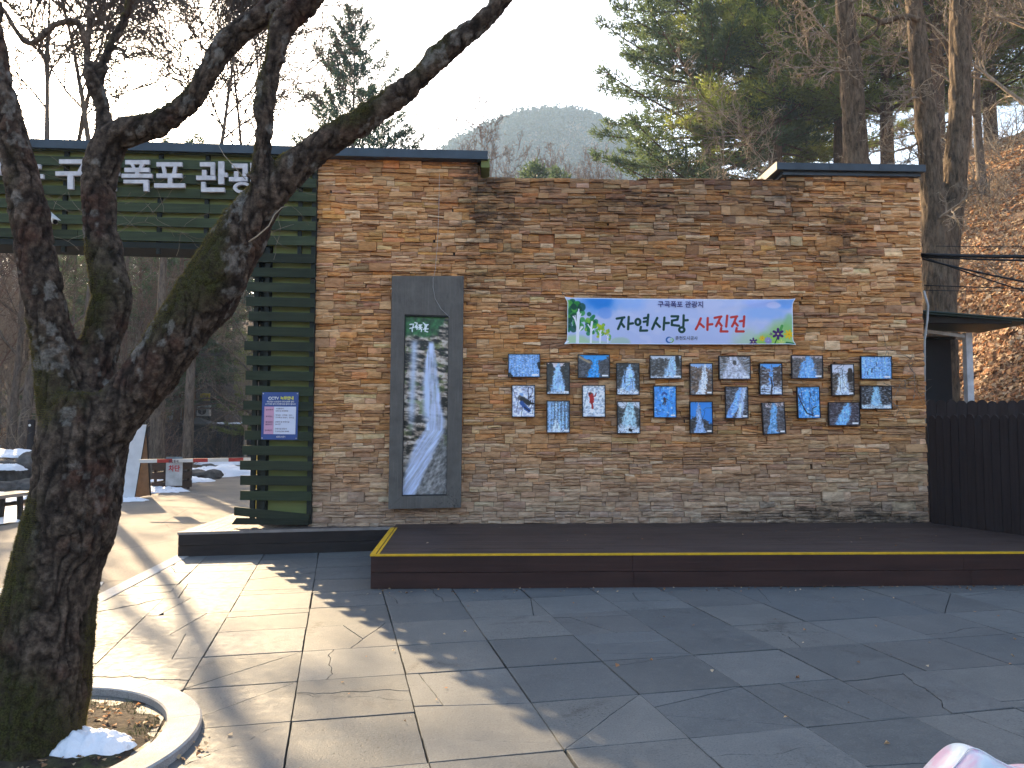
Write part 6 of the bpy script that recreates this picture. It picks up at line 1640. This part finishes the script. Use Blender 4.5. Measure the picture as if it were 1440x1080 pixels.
V = np.stack([cen - d1_ * s_, cen + d2_ * s_ * .8, cen + d1_ * s_], 2).reshape(-1, 3)
colr = np.where(con[:, None], np.array([[.018, .036, .024]]), np.array([[.048, .044, .040]])) * rF.uniform(.7, 1.3, (NF, 1))
tag(mesh_np('distant_forest', V, np.arange(len(V)).reshape(-1, 3), M_FAR, col=np.repeat(colr, K * 3, 0)), 'hazy mixed forest covering the rounded far hill', None, None, 'stuff')

# ================================================================ things along the road at the left
M_DKW = wood_mat('black_brown_boards', (.010, .008, .008), (.024, .018, .018), (25, 25, 1.5), .65)
bar = empty('barrier_gate', (W(362, 646, 15).x, 15, 0)); tag(bar, 'red and white road barrier arm lowered across the road', 'barrier')
A_, B_ = W(196, 648.5, 15.2), W(362, 646, 15)
L = (B_ - A_).length; dv = (B_ - A_).normalized(); Mx = Matrix.Translation(A_) @ dv.to_track_quat('X', 'Z').to_matrix().to_4x4()
M_RED = plain('barrier_red', (.38, .04, .035), .4, vary=.15); M_WHT = plain('barrier_white', (.62, .62, .60), .4, vary=.1)
mb = MB(); mb.box(0, L, -.018, .018, -.034, .034, None, Mx); mb.build('arm', M_WHT, bar)
for a, b in ((.155, .285), (.46, .585), (.76, .885)):
    mb = MB(); mb.box(L * a, L * b, -.020, .020, -.0355, .0355, None, Mx); mb.build('red_band', M_RED, bar)
mb = MB(); mb.box(B_.x - .02, B_.x + .34, 14.8, 15.15, -.05, 1.12); mb.build('cabinet', plain('barrier_cabinet', (.45, .30, .04), .5), bar, bevel=.02)
rebase(bar)
hs = empty('hanging_notice', W(245, 665, 15.15)); tag(hs, 'small white notice with red marks hanging from the barrier arm', 'sign')
a, b = W(234, 646, 15.15), W(256, 683, 15.15)
mb = MB(); mb.box(a.x, b.x, 15.14, 15.155, b.z, a.z - .05); mb.build('board', plain('notice_grey_white', (.42, .45, .48), .5), hs)
mb = MB(); mb.box(a.x, b.x, 15.136, 15.139, a.z - .04, a.z + .05); mb.build('top_strip', plain('notice_blue_grey', (.16, .21, .25), .5), hs)
flat_text([('차단', a.x + .05, a.z - .22, .13, .03, 0, .22), ], 15.132, plain('notice_red', (.45, .04, .05), .5), hs)
a2 = W(245, 649, 15.0); flat_text([('출입통제', W(240, 650, 15.1).x, W(240, 650, 15.1).z - .0, .06, .02, 0, .19)], 14.99, M_TXT, hs)
rebase(hs)
pl = empty('planter_box', (W(234, 686, 20.4).x, 20.4, 0)); tag(pl, 'dark slatted wooden planter box on snow beside the road', 'planter')
a, b = W(214, 650, 20.1), W(255, 686, 20.1); w = b.x - a.x; zt = a.z
for z0 in (.02, .25, .48):
    pass
mb = MB()
for i, z0 in enumerate((.03, .27, .51)):
    h = .17
    mb.box(a.x, b.x, 20.1, 20.13, z0, z0 + h); mb.box(a.x, b.x, 20.78, 20.81, z0, z0 + h)
    mb.box(a.x - .0, a.x + .03, 20.135, 20.775, z0, z0 + h); mb.box(b.x - .03, b.x, 20.135, 20.775, z0, z0 + h)
mb.build('slats', wood_mat('planter_wood', (.030, .017, .012), (.065, .040, .028), (2, 20, 20)), pl)
mb = MB()
for xx in (a.x + .04, (a.x + b.x) / 2 - .03, b.x - .10):
    for yy in (20.135, 20.72): mb.box(xx, xx + .06, yy, yy + .05, -.02, .70)
mb.build('posts', bpy.data.materials['planter_wood'], pl)
mb = MB(); mb.box(a.x - .03, b.x + .03, 20.07, 20.84, .705, .74); mb.build('rim', bpy.data.materials['planter_wood'], pl)
rebase(pl)
# A-frame board seen edge on
ab = empty('sandwich_board', (W(188, 700, 17).x, 17, 0)); tag(ab, 'white sandwich board with a brown back standing on the road edge', 'sign')
ap = W(196, 590, 17); f0, f1 = G(148, 694), G(189, 701); b1 = G(206, 698); bk0 = G(168, 690)
M_WB = plain('white_board', (.58, .60, .62), .45, vary=.08)
def quadplate(mb, p, th):
    c = (p[1] - p[0]).cross(p[3] - p[0]).normalized() * th; vs = list(p) + [q + c for q in p]
    mb.add(vs, [(0, 1, 2, 3), (7, 6, 5, 4), (0, 4, 5, 1), (1, 5, 6, 2), (2, 6, 7, 3), (3, 7, 4, 0)])
wv = Vector((-.62, -.30, 0)).normalized() * .62
top_r = Vector((f1.x + .10, f1.y + .28, 1.66)); fr0 = Vector((f1.x, f1.y, .02)); fl0 = fr0 + wv; top_l = top_r + wv
mb = MB(); quadplate(mb, [fl0, fr0, top_r, top_l], .02); mb.build('front_panel', M_WB, ab)
br0 = Vector((f1.x + .10, f1.y + .60, .02)); mb = MB(); quadplate(mb, [br0, br0 + wv, top_l, top_r], .02); mb.build('back_panel', plain('raw_plywood', (.26, .15, .08), .7), ab)
nf = (fr0 - fl0).cross(top_r - fr0).normalized(); 
if nf.y > 0: nf = -nf
def FP(u, v): return fl0.lerp(fr0, u).lerp(top_l.lerp(top_r, u), v) + nf * .004
mb = MB(); quadplate(mb, [FP(.25, .22), FP(.75, .22), FP(.75, .40), FP(.25, .40)], .002); mb.build('red_panel', M_RED, ab)
mb = MB(); quadplate(mb, [FP(.02, .02), FP(.98, .02), FP(.98, .05), FP(.02, .05)], .002); mb.build('green_stripe', plain('stripe_green', (.04, .16, .10), .5), ab)
mb = MB(); 
for q0, q1 in ((fl0, top_l), (fr0, top_r), (br0, top_r)): mb.tube([q0, q1], .018, 4)
mb.build('edge_frame', M_DKW, ab)
rebase(ab)
# bench at the far left
bn = empty('bench', (W(10, 715, 13.4).x, 13.4, 0)); tag(bn, 'plank bench on dark legs at the left edge beside the road', 'bench')
p0, p1 = G(-110, 712, .46), G(55, 690, .46); dv = (p1 - p0).normalized(); nn = Vector((-dv.y, dv.x, 0))
mb = MB(); quadplate(mb, [p0, p1, p1 + nn * .42, p0 + nn * .42], -.055); mb.build('seat', plain('bench_plank', (.32, .28, .24), .7, stretch=(2, 20, 20)), bn)
for u in (.12, .84):
    q = p0.lerp(p1, u); mb = MB(); mb.tube([q + nn * .06 - Vector((0, 0, .06)), q + nn * .04 - Vector((0, 0, .5))], .05, 4); mb.tube([q + nn * .36 - Vector((0, 0, .06)), q + nn * .38 - Vector((0, 0, .5))], .05, 4); mb.build('leg', M_DKW, bn)
rebase(bn)
# bollard light
bo = empty('bollard', (W(44, 600, 22).x, 22, gz(W(44, 600, 22).x, 22))); tag(bo, 'short dark bollard with a round white light on the left bank', 'bollard')
x, y = bo.location.x, 22; zt = W(44, 590, 22).z
mb = MB(); mb.tube([(x, y, bo.location.z - .2), (x, y, zt - .02), (x, y, zt)], [.095, .095, .07], 16); mb.build('post', M_DKW, bo)
mb = MB(); mb.tube([(x + .01, y - .10, zt - .16), (x + .01, y - .092, zt - .16)], .035, 12); mb.build('lamp_disc', M_WHT, bo); rebase(bo)
# retaining boulders with snow on top
t = NT('rock_face'); v = t.coord(); n = t.noise(v, 3.5, 7, .7); c = t.ramp(n, [(.3, (.035, .032, .030)), (.6, (.12, .11, .10)), (.75, (.19, .18, .165))]); M_ROCK = t.bsdf(c, .9, n, 1.0, .06)
def boulder(x, y, z, sx, sy, sz_, seed, label, group):
    bm = bmesh.new(); bmesh.ops.create_icosphere(bm, subdivisions=4, radius=1)
    co = np.array([v.co[:] for v in bm.verts]); r_ = random.Random(seed)
    for _ in range(9):
        nv = Vector((r_.gauss(0, 1), r_.gauss(0, 1), r_.gauss(0, 1))).normalized(); d = r_.uniform(.62, .85); dp = co @ np.array(nv); ex = np.clip(dp - d, 0, None); co = co - ex[:, None] * np.array(nv)[None] * .92
    co = co * (1 + (fbm(co[:, 0] * 2, co[:, 1] * 2, co[:, 2] * 2, seed=seed) - .5)[:, None] * .35)
    for v_, c_ in zip(bm.verts, co): v_.co = (c_[0] * sx, c_[1] * sy, c_[2] * sz_)
    me = bpy.data.meshes.new('boulder'); bm.to_mesh(me); bm.free(); o = link('boulder', me, M_ROCK, None, True); o.location = (x, y, z); o.rotation_euler = (0, 0, r_.uniform(0, 3)); return tag(o, label, 'rock', group)
gb = 'boulders of the low retaining wall behind the bench'
for i, (px, py, Y, sx, sz_) in enumerate([(18, 668, 20.4, .75, .55), (52, 656, 20.8, .55, .6), (-22, 660, 20.2, .7, .62), (70, 676, 20.3, .4, .3), (90, 664, 21, .6, .55), (-70, 668, 20, .8, .6), (38, 688, 19.6, .35, .22), (-5, 692, 19.2, .4, .2)]):
    p = W(px, py, Y); boulder(p.x, Y, max(.1, p.z - .1), sx, .6, sz_, 60 + i, 'dark boulder in the low snow-topped rock wall behind the bench', gb)
gsn = 'snow left along the roadside'
flatz = lambda x, y: np.zeros_like(x) - .02
def terr(x, y): return height(x, y) + .0
for i, (px, py, rx, ry, h, lab, ang) in enumerate([(282, 668, 1.9, 1.5, .30, 'broken white snow bank beyond the barrier arm', .4), (330, 651, 1.8, 1.6, .2, 'small snow patch near the dark fence at the road bend', .2), (214, 690, .9, .5, .12, 'thin snow around the foot of the planter box', 0),
                                   (255, 676, 1.0, .6, .16, 'snow beside the right side of the planter box', 0), (160, 703, .7, .35, .10, 'snow at the foot of the white sandwich board', 0), (20, 722, 1.1, 1.4, .10, 'thin crusted snow under the bench', 0), (-30, 700, 1.2, 1.2, .12, 'snow behind the left end of the bench', 0)]):
    p = G(px, py); snow_patch('snow_patch', p.x, p.y, flatz, rx, ry, h, 40 + i, lab, ang, 26, gsn)
p0, p1 = W(-60, 633, 20.9), W(62, 633, 21.4)
snow_patch('snow_patch', (p0.x + p1.x) / 2, 21.4, lambda x, y: np.zeros_like(x) + .80, (p1.x - p0.x) * .62, .9, .22, 49, 'long white snow strip on top of the boulder wall', .12, 26, gsn)
snow_patch('snow_patch', W(15, 658, 20).x, 19.9, lambda x, y: np.zeros_like(x) + .52, .42, .2, .14, 50, 'snow clinging on the boulder right behind the bench', 0, 20, gsn)
snow_patch('snow_patch', W(25, 480, 34).x, 34, lambda x, y: height(x, y), 1.0, .8, .25, 51, 'remnant of snow high on the left bank', 0, 20, gsn)
# rocks along the snow bank
for i, (px, py) in enumerate([(292, 662), (276, 672), (300, 672), (262, 664)]):
    p = G(px, py); boulder(p.x, p.y, .08, .38, .3, .2, 90 + i, 'low dark rock poking out of the snow bank beyond the barrier', 'rocks in the snow bank')

# dark board fences, gate pier and hut at the end of the road
def board_fence(label, p0, p1, z0, z1):
    f = empty('board_fence', (p0[0], p0[1], z0)); tag(f, label, 'fence'); d = Vector((p1[0] - p0[0], p1[1] - p0[1], 0)); L = d.length; d.normalize(); nr_ = Vector((d.y, -d.x, 0)); mb = MB(); n = int(L / .16)
    for i in range(n):
        q = [Vector((p0[0], p0[1], 0)) + d * (i * .16 + u) + nr_ * s for u, s in ((.004, 0), (.156, 0), (.156, .03), (.004, .03))]
        mb.slab([(v.x, v.y) for v in q], z0, z1 - .03 + .01 * math.sin(i * 3.1))
    mb.build('boards', M_DKW, f); mb = MB(); q = [Vector((p0[0], p0[1], 0)) + d * u + nr_ * s for u, s in ((0, -.03), (L, -.03), (L, .06), (0, .06))]
    mb.slab([(v.x, v.y) for v in q], z1 - .015, z1 + .03); mb.build('top_rail', M_DKW, f); rebase(f)
q0, q1 = G(150, 662), G(258, 642)
board_fence('dark board fence left of the gate pier behind the planter', (W(150, 600, 33).x, 33), (W(258, 600, 41).x, 41), -.1, 1.85)
board_fence('long dark board fence with snow along its top, right of the gate pier', (W(296, 600, 43).x, 43), (W(460, 600, 46).x, 46), -.1, 1.75)
gp = empty('gate_pier', (W(277, 640, 41.5).x, 41.5, -.1)); tag(gp, 'dark boxy pier with a low pyramid roof at the road bend', 'pier')
xc = gp.location.x; mb = MB(); mb.box(xc - .72, xc + .72, 40.8, 42.2, -.1, 1.72); mb.build('body', M_DKW, gp)
mb = MB(); k = 1.0
mb.add([(xc - .85, 40.65, 1.725), (xc + .85, 40.65, 1.725), (xc + .85, 42.35, 1.725), (xc - .85, 42.35, 1.725), (xc - .85, 40.65, 1.80), (xc + .85, 40.65, 1.80), (xc + .85, 42.35, 1.80), (xc - .85, 42.35, 1.80), (xc, 41.5, 2.15)],
       [(0, 3, 2, 1), (0, 1, 5, 4), (1, 2, 6, 5), (2, 3, 7, 6), (3, 0, 4, 7), (4, 5, 8), (5, 6, 8), (6, 7, 8), (7, 4, 8)])
mb.build('pyramid_roof', plain('pier_roof', (.05, .045, .042), .6), gp); rebase(gp)
snow_patch('snow_patch', W(340, 598, 43.6).x, 44.2, lambda x, y: np.zeros_like(x) + 1.80, 2.6, .35, .12, 53, 'snow strip lying on the long dark board fence', .05, 20, gsn)
hut = empty('dark_hut', (W(285, 600, 52).x, 52, -.1)); tag(hut, 'dark boarded hut with a pale-coloured doorway at the end of the road', 'building')
a, b = W(236, 600, 52), W(318, 488, 52)
M_HUTB = wood_mat('hut_boards', (.06, .052, .047), (.16, .14, .125), (1.0, 1.0, 9), .8)
mb = MB()
dl, dr, dt, db = W(252, 0, 52).x, W(273, 0, 52).x, W(0, 546, 52).z, W(0, 590, 52).z
mb.box(a.x, dl, 52, 58, -.1, b.z); mb.box(dr, b.x, 52, 58, -.1, b.z); mb.box(dl, dr, 52, 58, dt, b.z); mb.box(dl, dr, 52, 58, -.1, db)
mb.build('wall', M_HUTB, hut)
mb = MB(); rz0, rz1 = W(0, 552, 51).z, W(0, 531, 51).z; mb.box(W(244, 0, 51).x, W(297, 0, 51).x, 50.6, 51.99, rz0 + .25, rz1); mb.build('porch_fascia', plain('porch_black', (.010, .010, .010), .6), hut)
mb = MB(); mb.box(a.x - .5, b.x + .5, 51.2, 59, b.z + .002, b.z + .18); mb.build('roof', plain('hut_roof', (.03, .03, .03), .7), hut)
df = None
t = NT('painted_bright_pane'); M_BRIGHTPANE = t.bsdf(t.mix(t.noise(t.coord('Object', (3, 3, 1.2)), 1.2, 3), (.5, .55, .6), (.8, .8, .78)), .2)  # doorway's lit look is put into the pane's pale colour, no lamp inside
mb = MB(); mb.box(dl + .06, dr - .06, 52.12, 52.16, db + .02, dt - .06); dp = mb.build('glass_door', M_BRIGHTPANE, hut)
mb = MB(); mb.box(dl, dl + .07, 51.97, 52.11, db, dt); mb.box(dr - .07, dr, 51.97, 52.11, db, dt); mb.box(dl + .072, dr - .072, 51.97, 52.11, dt - .08, dt); mb.box((dl + dr) / 2 - .05, (dl + dr) / 2 + .05, 51.97, 52.11, db, dt - .082)
mb.build('door_frame', plain('tan_door_frame', (.30, .19, .09), .5), dp)
ya = W(282, 553, 51.9); yb2 = W(295, 563, 51.9); mb = MB(); mb.box(ya.x, yb2.x, 51.90, 51.95, yb2.z, ya.z); mb.build('yellow_panel', plain('yellow_panel', (.78, .62, .04), .5, vary=.1), hut)
mb = MB()
for zz in (.3, .5, .7): mb.box(ya.x + .06, yb2.x - .08, 51.89, 51.897, yb2.z + (ya.z - yb2.z) * zz, yb2.z + (ya.z - yb2.z) * zz + .035)
mb.build('panel_marks', plain('panel_marks', (.12, .09, .02), .5), hut)
for i, zz in enumerate((.30, .12, -.05)):
    mb = MB(); mb.box(W(251, 0, 51).x, W(290, 0, 51).x, 50.9 - .3 * i, 51.99, -.1, W(0, 590, 51).z - .18 * i - .04); mb.build('step', plain('step_stone', (.10, .10, .11), .8), hut)
rebase(hut)
ac = empty('air_conditioner', (W(286, 585, 50.5).x, 50.5, 0)); tag(ac, 'white outdoor air conditioner unit beside the hut door', 'air conditioner')
a, b = W(277.5, 570, 50.5), W(295, 585, 50.5)
mb = MB(); mb.box(a.x, b.x, 50.4, 50.75, b.z, a.z); mb.build('case', M_WHT, ac, bevel=.02)
mb = MB(); cx, cz = a.x + .36, (a.z + b.z) / 2; mb.tube([(cx, 50.36, cz), (cx, 50.399, cz)], .27, 24); mb.build('fan_grille', plain('fan_grille', (.05, .05, .05), .5), ac)
mb = MB()
for i in range(3):
    an = i * 2.094 + .5; mb.tube([(cx, 50.35, cz), (cx + .22 * math.cos(an), 50.35, cz + .22 * math.sin(an))], [.03, .06], 4)
mb.build('fan_blades', plain('fan_blade_grey', (.25, .25, .25), .5), ac)
mb = MB(); mb.box(a.x + .05, a.x + .12, 50.45, 50.7, -.1, b.z - .002); mb.box(b.x - .12, b.x - .05, 50.45, 50.7, -.1, b.z - .002); mb.build('stand', M_DKW, ac); rebase(ac)
for i in range(14):
    px = rr_.uniform(-60, 230); Y = rr_.uniform(23, 44); x, y = at(px, Y)
    place([SH[i % 3]], 'leafless_shrub', 'leafless brushwood among the leaves of the left bank', x, y, i * 2.1, rr_.uniform(1.0, 1.7), [rr_.choice([M_B4, M_B5])], ['stems'], 'brushwood of the left bank', cat='shrub')
# shrubs near the hut and the left bank
for i, (px, Y, s, lab, mt) in enumerate([(318, 41, 1.0, 'russet leafless shrub behind the long dark fence', M_B5), (335, 44, 1.2, 'grey leafless shrub by the end of the long dark fence', M_B4), (200, 19, .35, 'small dry shrub beside the sandwich board', M_B5), (15, 26, 1.0, 'leafless shrub on the left bank above the snow strip', M_B1), (60, 30, 1.0, 'leafless shrub on the left bank near the bollard', M_B4), (170, 37, 1.2, 'shrub between the middle and right limbs', M_B4)]):
    x, y = at(px, Y); place([SH[i % 3]], 'leafless_shrub', lab, x, y, i * 1.1, s, [mt], ['stems'], cat='shrub')

# ================================================================ haze
mb = MB(); zt_ = 205
mb.box(-620, 620, -45, 900, -1.5 - .0, zt_); 
hz_ = mb.build('haze', None); tag(hz_, 'thin pale winter haze filling the valley', None, None, 'stuff')
hm = bpy.data.materials.new('haze'); hm.use_nodes = True; hm.node_tree.nodes.clear()
ho = hm.node_tree.nodes.new('ShaderNodeOutputMaterial'); pv = hm.node_tree.nodes.new('ShaderNodeVolumePrincipled')
pv.inputs['Color'].default_value = (.60, .80, 1.0, 1); pv.inputs['Density'].default_value = .0007; pv.inputs['Anisotropy'].default_value = .0
hm.node_tree.links.new(pv.outputs[0], ho.inputs['Volume']); hz_.data.materials.append(hm)
